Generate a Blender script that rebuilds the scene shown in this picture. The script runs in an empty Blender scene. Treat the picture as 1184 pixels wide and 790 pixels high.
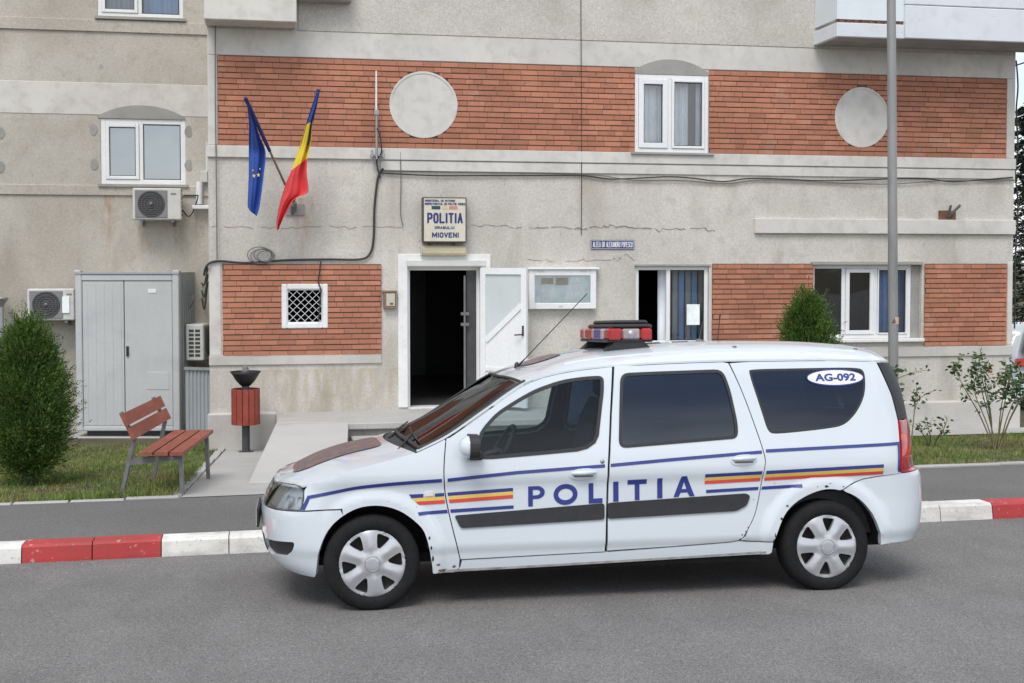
import bpy, bmesh, math, random, bisect
import numpy as np
from mathutils import Vector, Matrix
from mathutils.geometry import delaunay_2d_cdt
R = math.radians
random.seed(7); rng = np.random.default_rng(7)
sc = bpy.context.scene
COL = sc.collection

# ------------------------------------------------------------------ camera maths (used to measure the photograph on real planes)
F, PX, PY, PIT, YAW, CH = 1500., 592., 357.4, R(2.0), R(11.1), 2.10
_r = Vector((math.cos(YAW), -math.sin(YAW), 0)); _f = Vector((math.sin(YAW), math.cos(YAW), 0))
_F = _f*math.cos(PIT) - Vector((0, 0, 1))*math.sin(PIT); _U = _f*math.sin(PIT) + Vector((0, 0, 1))*math.cos(PIT)
def fy(px, py, Y):
    d = _r*((px-PX)/F) - _U*((py-PY)/F) + _F
    t = Y/d.y
    return Vector((d.x*t, Y, CH+d.z*t))
WY = 18.0                                   # the plane of the front wall
def W(px, py, Y=WY):
    p = fy(px, py, Y); return p.x, p.z

# ------------------------------------------------------------------ objects
def tag(o, label=None, cat=None, group=None, kind=None):
    if label: o['label'] = label
    if cat: o['category'] = cat
    if group: o['group'] = group
    if kind: o['kind'] = kind
    return o
def empty(name, loc=(0, 0, 0), rz=0., parent=None):
    o = bpy.data.objects.new(name, None); COL.objects.link(o); o.location = loc; o.rotation_euler = (0, 0, rz)
    o.empty_display_size = .2
    if parent: o.parent = parent
    return o
def thing(name, label, cat, loc=(0, 0, 0), rz=0., group=None):
    return tag(empty(name, loc, rz), label, cat, group)
def rootmat(o):
    while o.parent: o = o.parent
    return Matrix.Translation(o.location) @ Matrix.Rotation(o.rotation_euler.z, 4, 'Z')
class MB:
    """collects faces in one mesh"""
    def __init__(s): s.v = []; s.f = []; s.m = []; s.sm = []
    def add(s, vs, fs, mat=0, smooth=False):
        b = len(s.v); s.v += [tuple(v) for v in vs]
        for f in fs:
            s.f.append(tuple(b+i for i in f)); s.m.append(mat); s.sm.append(smooth)
        return s
    def box(s, a, b, mat=0, bev=0.):
        x0, y0, z0 = [min(a[i], b[i]) for i in range(3)]; x1, y1, z1 = [max(a[i], b[i]) for i in range(3)]
        e = min(bev, .45*(x1-x0), .45*(y1-y0), .45*(z1-z0))
        if e <= 0:
            s.add([(x0,y0,z0),(x1,y0,z0),(x1,y1,z0),(x0,y1,z0),(x0,y0,z1),(x1,y0,z1),(x1,y1,z1),(x0,y1,z1)],
                  [(0,3,2,1),(4,5,6,7),(0,1,5,4),(1,2,6,5),(2,3,7,6),(3,0,4,7)], mat)
            return s
        vs = []; idx = {}
        for sx in (0, 1):
            for sy in (0, 1):
                for sz in (0, 1):
                    c = ((x0, x1)[sx], (y0, y1)[sy], (z0, z1)[sz]); n = ((e, -e)[sx], (e, -e)[sy], (e, -e)[sz])
                    for k in range(3):          # vertex lying on face of axis k
                        p = [c[i] + (n[i] if i != k else 0) for i in range(3)]
                        idx[sx, sy, sz, k] = len(vs); vs.append(p)
        fs = []
        for k in range(3):
            i, j = [q for q in range(3) if q != k]
            for side in (0, 1):
                loop = []
                for a_, b_ in ((0,0),(1,0),(1,1),(0,1)):
                    t = [0, 0, 0]; t[k] = side; t[i] = a_; t[j] = b_; loop.append(idx[tuple(t)+(k,)])
                fs.append(loop)
        for k in range(3):                       # edges along axis k
            i, j = [q for q in range(3) if q != k]
            for a_ in (0, 1):
                for b_ in (0, 1):
                    t0 = [0,0,0]; t0[i] = a_; t0[j] = b_; t1 = list(t0); t1[k] = 1
                    fs.append([idx[tuple(t0)+(i,)], idx[tuple(t1)+(i,)], idx[tuple(t1)+(j,)], idx[tuple(t0)+(j,)]])
        for sx in (0,1):
            for sy in (0,1):
                for sz in (0,1): fs.append([idx[sx,sy,sz,k] for k in range(3)])
        c = Vector(((x0+x1)/2, (y0+y1)/2, (z0+z1)/2)); out = []
        for f in fs:
            p = [Vector(vs[q]) for q in f]; n = (p[1]-p[0]).cross(p[2]-p[0]); m = sum(p, Vector())/len(p)
            out.append(f if n.dot(m-c) > 0 else f[::-1])
        return s.add(vs, out, mat)
    def obox(s, c, ax, ay, az, mat=0):           # oriented box: centre and three half-axis vectors
        c = Vector(c); ax = Vector(ax); ay = Vector(ay); az = Vector(az)
        vs = [c+ax*i+ay*j+az*k for k in (-1, 1) for (i, j) in ((-1,-1),(1,-1),(1,1),(-1,1))]
        fs = [(0,3,2,1),(4,5,6,7),(0,1,5,4),(1,2,6,5),(2,3,7,6),(3,0,4,7)]
        if ax.cross(ay).dot(az) < 0: fs = [f[::-1] for f in fs]
        return s.add(vs, fs, mat)
    def bar(s, p, q, w, d, up=(0, 0, 1), mat=0):  # rectangular bar from p to q
        p = Vector(p); q = Vector(q); t = (q-p); n = t.normalized(); u = Vector(up); a = n.cross(u)
        if a.length < 1e-4: a = n.cross(Vector((1, 0, 0)))
        a.normalize(); b = a.cross(n).normalized()
        return s.obox((p+q)/2, n*(t.length/2), a*(w/2), b*(d/2), mat)
    def tube(s, pts, r, n=8, mat=0, cap=True):
        pts = [Vector(p) for p in pts]; rr = r if isinstance(r, (list, tuple)) else [r]*len(pts)
        vs = []; fs = []; u = None
        for i, p in enumerate(pts):
            t = (pts[min(i+1, len(pts)-1)]-pts[max(i-1, 0)]).normalized()
            if u is None:
                u = t.cross(Vector((0, 0, 1)));
                if u.length < 1e-3: u = t.cross(Vector((1, 0, 0)))
            u = (u - t*u.dot(t)).normalized(); w = t.cross(u)
            for k in range(n):
                a = 2*math.pi*k/n; vs.append(p + (u*math.cos(a)+w*math.sin(a))*rr[i])
        for i in range(len(pts)-1):
            for k in range(n):
                a = i*n+k; b = i*n+(k+1) % n; fs.append((a, b, b+n, a+n))
        s.add(vs, fs, mat, True)
        if cap:
            s.add([vs[k] for k in range(n)], [tuple(range(n-1, -1, -1))], mat); s.add(vs[-n:], [tuple(range(n))], mat)
        return s
    def lathe(s, prof, c=(0, 0, 0), axis='Z', n=32, mat=0, smooth=True):
        vs = []; fs = []; c = Vector(c)
        for (r, h) in prof:
            for k in range(n):
                a = 2*math.pi*k/n; x, y = r*math.cos(a), r*math.sin(a)
                v = (x, y, h) if axis == 'Z' else (x, h, y) if axis == 'Y' else (h, x, y)
                vs.append(c+Vector(v))
        for i in range(len(prof)-1):
            for k in range(n):
                a = i*n+k; b = i*n+(k+1) % n; f = (a, b, b+n, a+n); fs.append(f if axis != 'Y' else f[::-1])
        return s.add(vs, fs, mat, smooth)
    def prism(s, poly, axis, a, b, mat=0):       # polygon extruded between a and b along axis
        def P(p, h): return {'Z': (p[0], p[1], h), 'Y': (p[0], h, p[1]), 'X': (h, p[0], p[1])}[axis]
        n = len(poly); vs = [P(p, a) for p in poly]+[P(p, b) for p in poly]
        ar = sum(poly[i][0]*poly[(i+1) % n][1]-poly[(i+1) % n][0]*poly[i][1] for i in range(n))
        flip = (ar > 0) ^ (axis == 'Y') ^ (b < a)
        fs = [tuple(range(n))[::-1], tuple(range(n, 2*n))]+[(i, (i+1) % n, (i+1) % n+n, i+n) for i in range(n)]
        if not flip: fs = [f[::-1] for f in fs]
        return s.add(vs, fs, mat)
    def build(s, name, mats, parent=None, world=True, smooth=None):
        """world=True: vertices are world coordinates, moved into the frame of the root; top-level meshes are re-based to their own foot"""
        me = bpy.data.meshes.new(name)
        V = np.array(s.v, float).reshape(-1, 3); loc = None
        if parent is not None:
            if world:
                M = np.array(rootmat(parent).inverted()); V = V @ M[:3, :3].T + M[:3, 3]
        elif world == 'rebase':
            loc = np.array([(V[:, 0].min()+V[:, 0].max())/2, (V[:, 1].min()+V[:, 1].max())/2, V[:, 2].min()]); V = V-loc
        me.from_pydata(V.tolist(), [], s.f)
        if not isinstance(mats, (list, tuple)): mats = [mats]
        for m in mats: me.materials.append(m)
        me.polygons.foreach_set('material_index', s.m)
        me.polygons.foreach_set('use_smooth', s.sm if smooth is None else [smooth]*len(s.f))
        me.update()
        o = bpy.data.objects.new(name, me); COL.objects.link(o)
        if parent is not None: o.parent = parent
        if loc is not None: o.location = loc
        return o
def catmull(pts, n=6, closed=False):
    pts = [Vector(p) for p in pts]; out = []; N = len(pts)
    for i in range(N if closed else N-1):
        if closed: a, b, c, d = pts[i-1], pts[i], pts[(i+1) % N], pts[(i+2) % N]
        else: a, b, c, d = pts[max(i-1, 0)], pts[i], pts[i+1], pts[min(i+2, N-1)]
        for k in range(n):
            t = k/n; out.append(.5*((2*b)+(c-a)*t+(2*a-5*b+4*c-d)*t*t+(3*b-a-3*c+d)*t**3))
    if not closed: out.append(pts[-1])
    return out
def inpoly(x, y, P):
    c = False; j = len(P)-1
    for i in range(len(P)):
        if (P[i][1] > y) != (P[j][1] > y) and x < (P[j][0]-P[i][0])*(y-P[i][1])/(P[j][1]-P[i][1])+P[i][0]: c = not c
        j = i
    return c
def area(P): return .5*sum(P[i-1][0]*P[i][1]-P[i][0]*P[i-1][1] for i in range(len(P)))
def ccw(P): return list(P) if area(P) > 0 else list(P)[::-1]
def chaikin(P, it=2, k=.25):
    for _ in range(it):
        Q = []
        for i in range(len(P)):
            a, b = P[i], P[(i+1) % len(P)]
            Q += [(a[0]+(b[0]-a[0])*k, a[1]+(b[1]-a[1])*k), (a[0]+(b[0]-a[0])*(1-k), a[1]+(b[1]-a[1])*(1-k))]
        P = Q
    return P
def roundpoly(P, r, n=4):                        # round the corners of a polygon
    out = []; N = len(P)
    for i in range(N):
        a, b, c = Vector(P[i-1]), Vector(P[i]), Vector(P[(i+1) % N])
        d1, d2 = (a-b), (c-b); k = min(r, .45*d1.length, .45*d2.length)
        p, q = b+d1.normalized()*k, b+d2.normalized()*k
        for t in range(n+1):
            t /= n; out.append(tuple(p*(1-t)**2+b*2*t*(1-t)+q*t*t))
    return out
def inset(P, d):                                 # positive d shrinks
    P = ccw(P); n = len(P); out = []
    for i in range(n):
        a, b, c = Vector(P[i-1]), Vector(P[i]), Vector(P[(i+1) % n])
        e1, e2 = (b-a), (c-b)
        if e1.length < 1e-7 or e2.length < 1e-7: out.append(tuple(b)); continue
        n1 = Vector((-e1.y, e1.x)).normalized(); n2 = Vector((-e2.y, e2.x)).normalized()
        m = n1+n2; m = n1 if m.length < 1e-4 else m.normalized(); k = d/max(.4, m.dot(n1)); out.append(tuple(b+m*k))
    return out
def resample(P, step):
    out = []
    for i in range(len(P)):
        a, b = Vector(P[i]), Vector(P[(i+1) % len(P)]); L = (b-a).length
        if L < 1e-6: continue
        k = max(1, int(math.ceil(L/step)))
        for t in range(k): out.append(tuple(a+(b-a)*(t/k)))
    return out
def cdt(outer, holes=(), step=None, bstep=None):
    """triangles of a polygon with holes: points, triangles, boundary loops"""
    bs = bstep or step or 1e9
    loops = [resample(ccw(outer), bs)]+[resample(ccw(h), bs)[::-1] for h in holes]
    V = []; E = []; L = []
    for lp in loops:
        b = len(V); V += lp; E += [(b+i, b+(i+1) % len(lp)) for i in range(len(lp))]; L.append(list(range(b, b+len(lp))))
    nb = len(V)
    if step:
        xs = [p[0] for p in loops[0]]; ys = [p[1] for p in loops[0]]
        B = np.array(V)
        nx = int((max(xs)-min(xs))/step); ny = int((max(ys)-min(ys))/step)
        for i in range(1, nx+1):
            for j in range(1, ny+1):
                x = min(xs)+(i+.5*(j % 2)-.3)*step; y = min(ys)+j*step*.98
                if not inpoly(x, y, loops[0]) or any(inpoly(x, y, h) for h in loops[1:]): continue
                if ((B[:, 0]-x)**2+(B[:, 1]-y)**2).min() < (.5*step)**2: continue
                V.append((x, y))
    r = delaunay_2d_cdt([Vector(v) for v in V], E, [], 0, 1e-7)
    pts = [tuple(v) for v in r[0]]; tris = []
    for t in r[2]:
        cx = sum(pts[i][0] for i in t)/3; cy = sum(pts[i][1] for i in t)/3
        if inpoly(cx, cy, loops[0]) and not any(inpoly(cx, cy, h) for h in loops[1:]):
            a, b, c = [pts[i] for i in t]
            tris.append(tuple(t) if (b[0]-a[0])*(c[1]-a[1])-(b[1]-a[1])*(c[0]-a[0]) > 0 else tuple(t)[::-1])
    return pts, tris, [[V[i] for i in l] for l in L]

def hermite(tab):
    xs = [t[0] for t in tab]; ys = [t[1] for t in tab]; n = len(xs)
    d = [(ys[i+1]-ys[i])/(xs[i+1]-xs[i]) for i in range(n-1)]
    m = [d[0]]+[0 if d[i-1]*d[i] <= 0 else 2*d[i-1]*d[i]/(d[i-1]+d[i]) for i in range(1, n-1)]+[d[-1]]
    def f(x):
        if x <= xs[0]: return ys[0]
        if x >= xs[-1]: return ys[-1]
        i = bisect.bisect_right(xs, x)-1; h = xs[i+1]-xs[i]; t = (x-xs[i])/h
        return (ys[i]*(2*t**3-3*t*t+1)+h*m[i]*(t**3-2*t*t+t)+ys[i+1]*(-2*t**3+3*t*t)+h*m[i+1]*(t**3-t*t))
    return f

# ------------------------------------------------------------------ materials
def mat(name, col, rough=.6, metal=0., spec=.5, **kw):
    """principled material with two scales of noise on colour, optional bump"""
    m = bpy.data.materials.new(name); m.use_nodes = True; nt = m.node_tree; N = nt.nodes; L = nt.links
    b = N['Principled BSDF']; b.inputs['Roughness'].default_value = rough; b.inputs['Metallic'].default_value = metal
    b.inputs['Specular IOR Level'].default_value = spec
    if 'coat' in kw: b.inputs['Coat Weight'].default_value = kw['coat']; b.inputs['Coat Roughness'].default_value = kw.get('coat_rough', .03)
    if 'emit' in kw: b.inputs['Emission Color'].default_value = (*kw['emit'], 1); b.inputs['Emission Strength'].default_value = 1
    if 'trans' in kw: b.inputs['Transmission Weight'].default_value = kw['trans']
    if 'sss' in kw: b.inputs['Subsurface Weight'].default_value = kw['sss']
    tc = N.new('ShaderNodeTexCoord'); src = tc.outputs['Object']
    c = Vector(col)
    layers = kw.get('noise', [(3., .12), (40., .08)])
    prev = None
    rgb = N.new('ShaderNodeRGB'); rgb.outputs[0].default_value = (*col, 1); prev = rgb.outputs[0]
    for i, l in enumerate(layers):
        sc_, amt = l[0], l[1]; tint = l[2] if len(l) > 2 else None; st = l[3] if len(l) > 3 else None
        n = N.new('ShaderNodeTexNoise'); n.inputs['Scale'].default_value = sc_; n.inputs['Detail'].default_value = 4 if sc_ < 60 else 2
        if st:
            mp = N.new('ShaderNodeMapping'); mp.inputs['Scale'].default_value = st; L.new(src, mp.inputs[0]); L.new(mp.outputs[0], n.inputs[0])
        else: L.new(src, n.inputs[0])
        rp = N.new('ShaderNodeMapRange'); rp.inputs[1].default_value = .3; rp.inputs[2].default_value = .7
        L.new(n.outputs[0], rp.inputs[0])
        if tint is None:                           # brightness variation around 1
            rp.inputs[3].default_value = 1-amt; rp.inputs[4].default_value = 1+amt
            mx = N.new('ShaderNodeVectorMath'); mx.operation = 'SCALE'; L.new(prev, mx.inputs[0]); L.new(rp.outputs[0], mx.inputs['Scale']); prev = mx.outputs[0]
        else:                                      # patches of another colour
            rp.inputs[1].default_value = l[4] if len(l) > 4 else .52; rp.inputs[2].default_value = l[5] if len(l) > 5 else .7
            rp.inputs[3].default_value = 0; rp.inputs[4].default_value = amt
            mx = N.new('ShaderNodeMixRGB'); L.new(rp.outputs[0], mx.inputs[0]); L.new(prev, mx.inputs[1]); mx.inputs[2].default_value = (*tint, 1); prev = mx.outputs[0]
    for x0, w, zt, zb, tint, amt in kw.get('streaks', []):   # streaks of rust or damp running down (heights from the street)
        zt += .45; zb += .45
        sp = N.new('ShaderNodeSeparateXYZ'); L.new(src, sp.inputs[0])
        n = N.new('ShaderNodeTexNoise'); n.inputs['Scale'].default_value = 9
        mp = N.new('ShaderNodeMapping'); mp.inputs['Scale'].default_value = (1, 1, .25); L.new(src, mp.inputs[0]); L.new(mp.outputs[0], n.inputs[0])
        def M(op, a, b_):
            q = N.new('ShaderNodeMath'); q.operation = op
            for k, v in enumerate((a, b_)):
                if hasattr(v, 'links'): L.new(v, q.inputs[k])
                else: q.inputs[k].default_value = v
            return q.outputs[0]
        dx = M('ABSOLUTE', M('SUBTRACT', sp.outputs[0], x0), 0)
        a = N.new('ShaderNodeMapRange'); a.inputs[1].default_value = w; a.inputs[2].default_value = w*.2; L.new(dx, a.inputs[0])
        bz = N.new('ShaderNodeMapRange'); bz.inputs[1].default_value = zb; bz.inputs[2].default_value = zt; L.new(sp.outputs[2], bz.inputs[0])
        up = M('LESS_THAN', sp.outputs[2], zt)
        nn = N.new('ShaderNodeMapRange'); nn.inputs[1].default_value = .35; nn.inputs[2].default_value = .6; L.new(n.outputs[0], nn.inputs[0])
        fac = M('MULTIPLY', M('MULTIPLY', M('MULTIPLY', a.outputs[0], bz.outputs[0]), M('MULTIPLY', up, amt)), nn.outputs[0])
        mx = N.new('ShaderNodeMixRGB'); L.new(fac, mx.inputs[0]); L.new(prev, mx.inputs[1]); mx.inputs[2].default_value = (*tint, 1); prev = mx.outputs[0]
    L.new(prev, b.inputs['Base Color'])
    if 'bump' in kw:
        prevn = None
        for sc_, st in kw['bump']:
            n = N.new('ShaderNodeTexNoise'); n.inputs['Scale'].default_value = sc_; n.inputs['Detail'].default_value = 3; L.new(src, n.inputs[0])
            bp = N.new('ShaderNodeBump'); bp.inputs['Strength'].default_value = 1; bp.inputs['Distance'].default_value = st; L.new(n.outputs[0], bp.inputs['Height'])
            if prevn: L.new(prevn, bp.inputs['Normal'])
            prevn = bp.outputs[0]
        L.new(prevn, b.inputs['Normal'])
    if kw.get('rnd'):                              # per-island variation (bricks, leaves)
        g = N.new('ShaderNodeNewGeometry'); rp = N.new('ShaderNodeMapRange'); rp.inputs[3].default_value = 1-kw['rnd']; rp.inputs[4].default_value = 1+kw['rnd']
        L.new(g.outputs['Random Per Island'], rp.inputs[0]); mx = N.new('ShaderNodeVectorMath'); mx.operation = 'SCALE'
        L.new(prev, mx.inputs[0]); L.new(rp.outputs[0], mx.inputs['Scale']); L.new(mx.outputs[0], b.inputs['Base Color'])
    return m
def glass(name, tint, base=.08, rough=.01, refl=(1, 1, 1)):
    m = bpy.data.materials.new(name); m.use_nodes = True; nt = m.node_tree; N = nt.nodes; L = nt.links
    N.remove(N['Principled BSDF']); out = N['Material Output']
    t = N.new('ShaderNodeBsdfTransparent'); t.inputs[0].default_value = (*tint, 1)
    g = N.new('ShaderNodeBsdfGlossy'); g.inputs[0].default_value = (*refl, 1); g.inputs['Roughness'].default_value = rough
    lw = N.new('ShaderNodeFresnel'); lw.inputs[0].default_value = 1.45
    mr = N.new('ShaderNodeMapRange'); mr.inputs[1].default_value = .034; mr.inputs[2].default_value = 1; mr.inputs[3].default_value = base; mr.inputs[4].default_value = 1
    L.new(lw.outputs[0], mr.inputs[0])
    mx = N.new('ShaderNodeMixShader'); L.new(mr.outputs[0], mx.inputs[0]); L.new(t.outputs[0], mx.inputs[1]); L.new(g.outputs[0], mx.inputs[2]); L.new(mx.outputs[0], out.inputs[0])
    n = N.new('ShaderNodeTexNoise'); n.inputs['Scale'].default_value = 1.3; n.inputs['Detail'].default_value = 1
    tc = N.new('ShaderNodeTexCoord'); L.new(tc.outputs['Object'], n.inputs[0])
    bp = N.new('ShaderNodeBump'); bp.inputs['Distance'].default_value = .004; L.new(n.outputs[0], bp.inputs['Height']); L.new(bp.outputs[0], g.inputs['Normal'])
    return m
GREY_D = (.16, .15, .13)
M = {}
RUST = (.30, .17, .07)
M['plaster'] = mat('plaster', (.58, .552, .50), .9, noise=[(.5, .10), (1.4, .65, (.44, .415, .365), (1, 1, .6), .46, .68), (5, .5, (.46, .435, .39), None, .52, .66), (24, .09), (11, .5, (.34, .31, .27), (1, 1, .5), .68, .73), (1.8, .6, (.33, .295, .24), (1, 1, .25), .57, .74), (3.5, .45, (.36, .32, .26), (1, 1, .12), .62, .74), (55, .12), (200, .14)],
    bump=[(90, 0.00336), (300, 0.00168)], streaks=[(.62, .16, 3.0, 1.9, (.36, .24, .12), .7), (.9, 2.3, .65, -.4, (.33, .26, .15), .5), (2.25, .5, .75, -.3, (.3, .22, .11), .6)])
M['plaster_wing'] = mat('wing plaster', (.50, .468, .41), .9, noise=[(.5, .14), (1.3, .65, (.385, .35, .292), (1, 1, .7), .46, .66), (5, .4, (.38, .335, .27), None, .56, .66), (11, .45, (.28, .25, .20), (1, 1, .5), .68, .73), (1.6, .4, (.24, .21, .17), (1, 1, .3), .56, .75), (24, .07), (55, .12), (200, .12)],
    bump=[(90, 0.0028), (300, 0.0014)], streaks=[(-2.25, .13, 3.15, 1.9, RUST, .75), (-1.72, .16, 2.7, 1.8, (.33, .22, .12), .5), (-1.1, .4, 2.7, 2.0, (.28, .22, .14), .6)])
M['plaster_smooth'] = mat('smooth plaster', (.62, .60, .56), .85, noise=[(.8, .10), (7, .3, (.42, .395, .36), None, .5, .66), (2.5, .35, (.38, .355, .32)), (1.8, .25, (.3, .27, .23), (1, 1, .3), .58, .75), (120, .05)], bump=[(60, 0.00112), (200, 0.00084)])
M['plaster_rough'] = mat('roughcast', (.53, .505, .455), .95, noise=[(.9, .12), (2.0, .4, (.42, .385, .32)), (30, .10), (70, .16), (220, .14)], bump=[(60, 0.00504), (200, 0.0028)])
M['cement'] = mat('cement patch', (.33, .32, .30), .95, noise=[(3, .12), (80, .12)], bump=[(70, 0.0028)])
M['plinth'] = mat('plinth render', (.53, .51, .475), .9, noise=[(1, .1), (3, .35, (.33, .31, .28)), (150, .10)], bump=[(80, 0.00224), (250, 0.0014)])
M['concrete'] = mat('pale concrete', (.385, .378, .36), .9, noise=[(.9, .1), (4, .35, (.31, .30, .28)), (120, .10), (300, .10)], bump=[(150, 0.00112)])
M['ramp'] = mat('ramp concrete', (.435, .428, .41), .9, noise=[(1.2, .06), (5, .25, (.42, .41, .385)), (120, .08), (300, .10)], bump=[(150, .001)])
M['riser'] = mat('shaded concrete', (.22, .21, .19), .95, noise=[(3, .2), (9, .5, (.13, .12, .105), (1, 1, .4)), (80, .15)], bump=[(80, .002)])  # risers: shade under the nosings is put into this dark colour
M['brick'] = mat('brick', (.42, .178, .108), .9, noise=[(1.1, .14), (9, .45, (.34, .155, .10)), (2.2, .45, (.45, .29, .22), None, .58, .72), (5, .5, (.20, .10, .07), (.6, 1, 2), .64, .74), (90, .12)], bump=[(70, 0.0014)], rnd=.15)
M['mortar'] = mat('raked mortar', (.115, .082, .062), .95)
M['white_pvc'] = mat('white pvc', (.78, .79, .79), .4, noise=[(2, .04), (20, .03)])
M['white_paint'] = mat('white wall paint', (.76, .76, .75), .7, noise=[(3, .06), (14, .3, (.58, .56, .53)), (100, .05)], bump=[(80, 0.00112)])
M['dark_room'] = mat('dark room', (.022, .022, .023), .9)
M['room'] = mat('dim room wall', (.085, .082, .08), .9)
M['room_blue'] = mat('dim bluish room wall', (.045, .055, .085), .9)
M['curtain'] = mat('pale curtain', (.86, .91, .95), .9, noise=[(4, .08)])
M['blue_curtain'] = mat('blue curtain', (.22, .40, .70), .9, noise=[(4, .12)])
M['pane'] = glass('window glass', (.93, .96, .97), .13)
M['pane_mirror'] = glass('coated window glass', (.35, .38, .4), .42, refl=(.74, .80, .86))
M['pane_clear'] = glass('clear glass', (1, 1, 1), .05)
M['frosted'] = mat('frosted glass', (.56, .61, .61), .25, noise=[(2, .06)])
M['asphalt'] = mat('asphalt', (.158, .152, .145), .93, noise=[(.35, .12), (1.6, .08), (3., .45, (.19, .182, .177), (1, .3, 1), .48, .72), (5, .35, (.115, .111, .110), (1, .3, 1), .55, .8), (45, .14), (75, .28), (150, .38), (260, .4), (90, .6, (.27, .26, .25), None, .64, .70), (70, .5, (.06, .058, .058), None, .66, .72)], bump=[(220, 0.00168), (500, 0.0014)])
M['asphalt_walk'] = mat('pavement asphalt', (.130, .125, .119), .93, noise=[(.5, .12), (75, .28), (110, .3), (2.5, .3, (.145, .14, .135), (1, .5, 1), .5, .75), (90, .14), (260, .34), (600, .3)], bump=[(220, 0.00168), (500, 0.0014)])
M['soil'] = mat('soil', (.075, .066, .035), 1., noise=[(2, .3), (30, .3)], bump=[(40, 0.0056)])
M['kerb_white'] = mat('kerb white paint', (.68, .67, .63), .75, noise=[(2, .08), (6, .65, (.42, .40, .37), None, .50, .70), (3, .5, (.38, .36, .33), (.6, 1, 3), .50, .66), (1.2, .35, (.5, .48, .44)), (40, .6, (.3, .29, .27), None, .6, .7)], bump=[(50, 0.00168)])
M['kerb_red'] = mat('kerb red paint', (.40, .035, .035), .6, noise=[(2, .10), (7, .5, (.25, .035, .035), None, .55, .7), (18, .6, (.42, .38, .35), None, .64, .68), (3, .4, (.22, .05, .045), (.6, 1, 3), .5, .7)], bump=[(50, 0.0014)])
M['grass'] = mat('grass', (.125, .190, .04), .8, noise=[(.8, .2), (1.3, .75, (.27, .235, .10), None, .42, .64), (9, .3)], rnd=.35, spec=.3)
M['thuja'] = mat('thuja leaf', (.064, .125, .020), .75, noise=[(3, .25), (7, .5, (.125, .175, .035))], rnd=.55, spec=.3)
M['bark'] = mat('bark', (.10, .075, .05), .95, noise=[(20, .3)], bump=[(40, 0.0056)])
M['leaf'] = mat('leaf', (.055, .105, .035), .55, noise=[(6, .3), (3, .5, (.085, .12, .075))], rnd=.4, spec=.4)
M['rose_stem'] = mat('rose stem', (.16, .15, .07), .8)
M['petal'] = mat('apricot petal', (.75, .32, .12), .7)
M['fir'] = mat('dark fir needles', (.020, .034, .024), .8, rnd=.4, spec=.2)
M['metal'] = mat('galvanised metal', (.36, .37, .375), .45, .6, noise=[(2, .1), (12, .3, (.25, .25, .25)), (60, .08)])
M['pole'] = mat('weathered pole', (.30, .30, .292), .55, .4, noise=[(3, .14, None, (1, 1, .2)), (9, .4, (.14, .14, .14), (1, 1, .25), .55, .75)], bump=[(30, 0.00112)])
M['crack'] = mat('crack in render', (.34, .30, .25), .95, noise=[(7, .5, (.5, .46, .40), None, .45, .55)])
M['cab'] = mat('pale grey sheet metal', (.50, .515, .515), .55, noise=[(1.7, .5, (.30, .31, .31), (.5, 1, 1.4), .60, .74), (.8, .06), (2.5, .3, (.36, .385, .40)), (30, .03)])
M['cab_side'] = mat('grey corrugated sheet', (.34, .365, .385), .55, noise=[(1, .08), (4, .3, (.25, .26, .26))])
M['ac'] = mat('off white casing', (.60, .60, .57), .5, noise=[(3, .06), (9, .3, (.45, .43, .39))])
M['dark_grille'] = mat('dark grille', (.05, .052, .055), .6)
M['mid_grille'] = mat('grey grille', (.22, .225, .225), .6)
M['black'] = mat('black plastic', (.018, .018, .019), .5, noise=[(10, .2)])
M['cable'] = mat('cable sheath', (.03, .03, .03), .6)
M['cable_grey'] = mat('grey cable sheath', (.16, .155, .15), .7)
M['steel_grey'] = mat('grey painted steel', (.16, .155, .16), .55, noise=[(12, .2)])
M['steel_dark'] = mat('dark painted steel', (.06, .06, .063), .5, noise=[(12, .2)])
M['red_wood'] = mat('red stained wood', (.24, .066, .040), .6, noise=[(2, .15), (8, .4, (.33, .13, .085), (1, .15, 1)), (60, .15, None, (1, .1, 1))], bump=[(60, 0.00084)])
M['bin_wood'] = mat('red stained slat', (.27, .05, .032), .6, noise=[(6, .2), (30, .15)])
M['sign_face'] = mat('yellowed sign face', (.62, .58, .47), .5, noise=[(4, .06), (20, .05)])
M['sign_blue'] = mat('sign blue', (.018, .03, .17), .5)
M['sign_dark'] = mat('sign edge', (.075, .07, .065), .5)
M['flag_green'] = mat('faded dark blue field', (.015, .07, .09), .6)
M['flag_cream'] = mat('faded yellow field', (.68, .53, .36), .6)
M['flag_pink'] = mat('faded red field', (.55, .24, .22), .6)
M['plate_blue'] = mat('enamel blue', (.018, .026, .13), .35)
M['plate_white'] = mat('enamel white', (.68, .70, .74), .4)
M['lamp_beige'] = mat('yellowed lamp cover', (.52, .47, .31), .5, noise=[(5, .1)])
M['paper'] = mat('paper', (.88, .92, .93), .8)
M['paper_green'] = mat('tinted paper', (.80, .90, .90), .8, noise=[(8, .1)])
M['wood_box'] = mat('brown box', (.22, .15, .10), .7, noise=[(8, .2)])
M['beige'] = mat('beige plastic', (.52, .48, .41), .6)
M['rusty'] = mat('rusty steel', (.17, .085, .05), .9, noise=[(20, .4), (8, .5, (.3, .24, .2))])
M['balcony_paint'] = mat('balcony paint', (.67, .70, .735), .65, noise=[(1, .05), (5, .3, (.50, .52, .54)), (30, .35, (.35, .36, .37), (.4, 1, 1.5), .66, .72)], bump=[(60, 0.00084)])
M['balcony_panel'] = mat('pale balcony panel', (.70, .75, .78), .5, noise=[(2, .03)])
M['flag_blue'] = mat('blue cloth', (.030, .085, .36), .75, noise=[(6, .10)])
M['flag_navy'] = mat('navy sleeve', (.014, .025, .11), .75)
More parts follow.
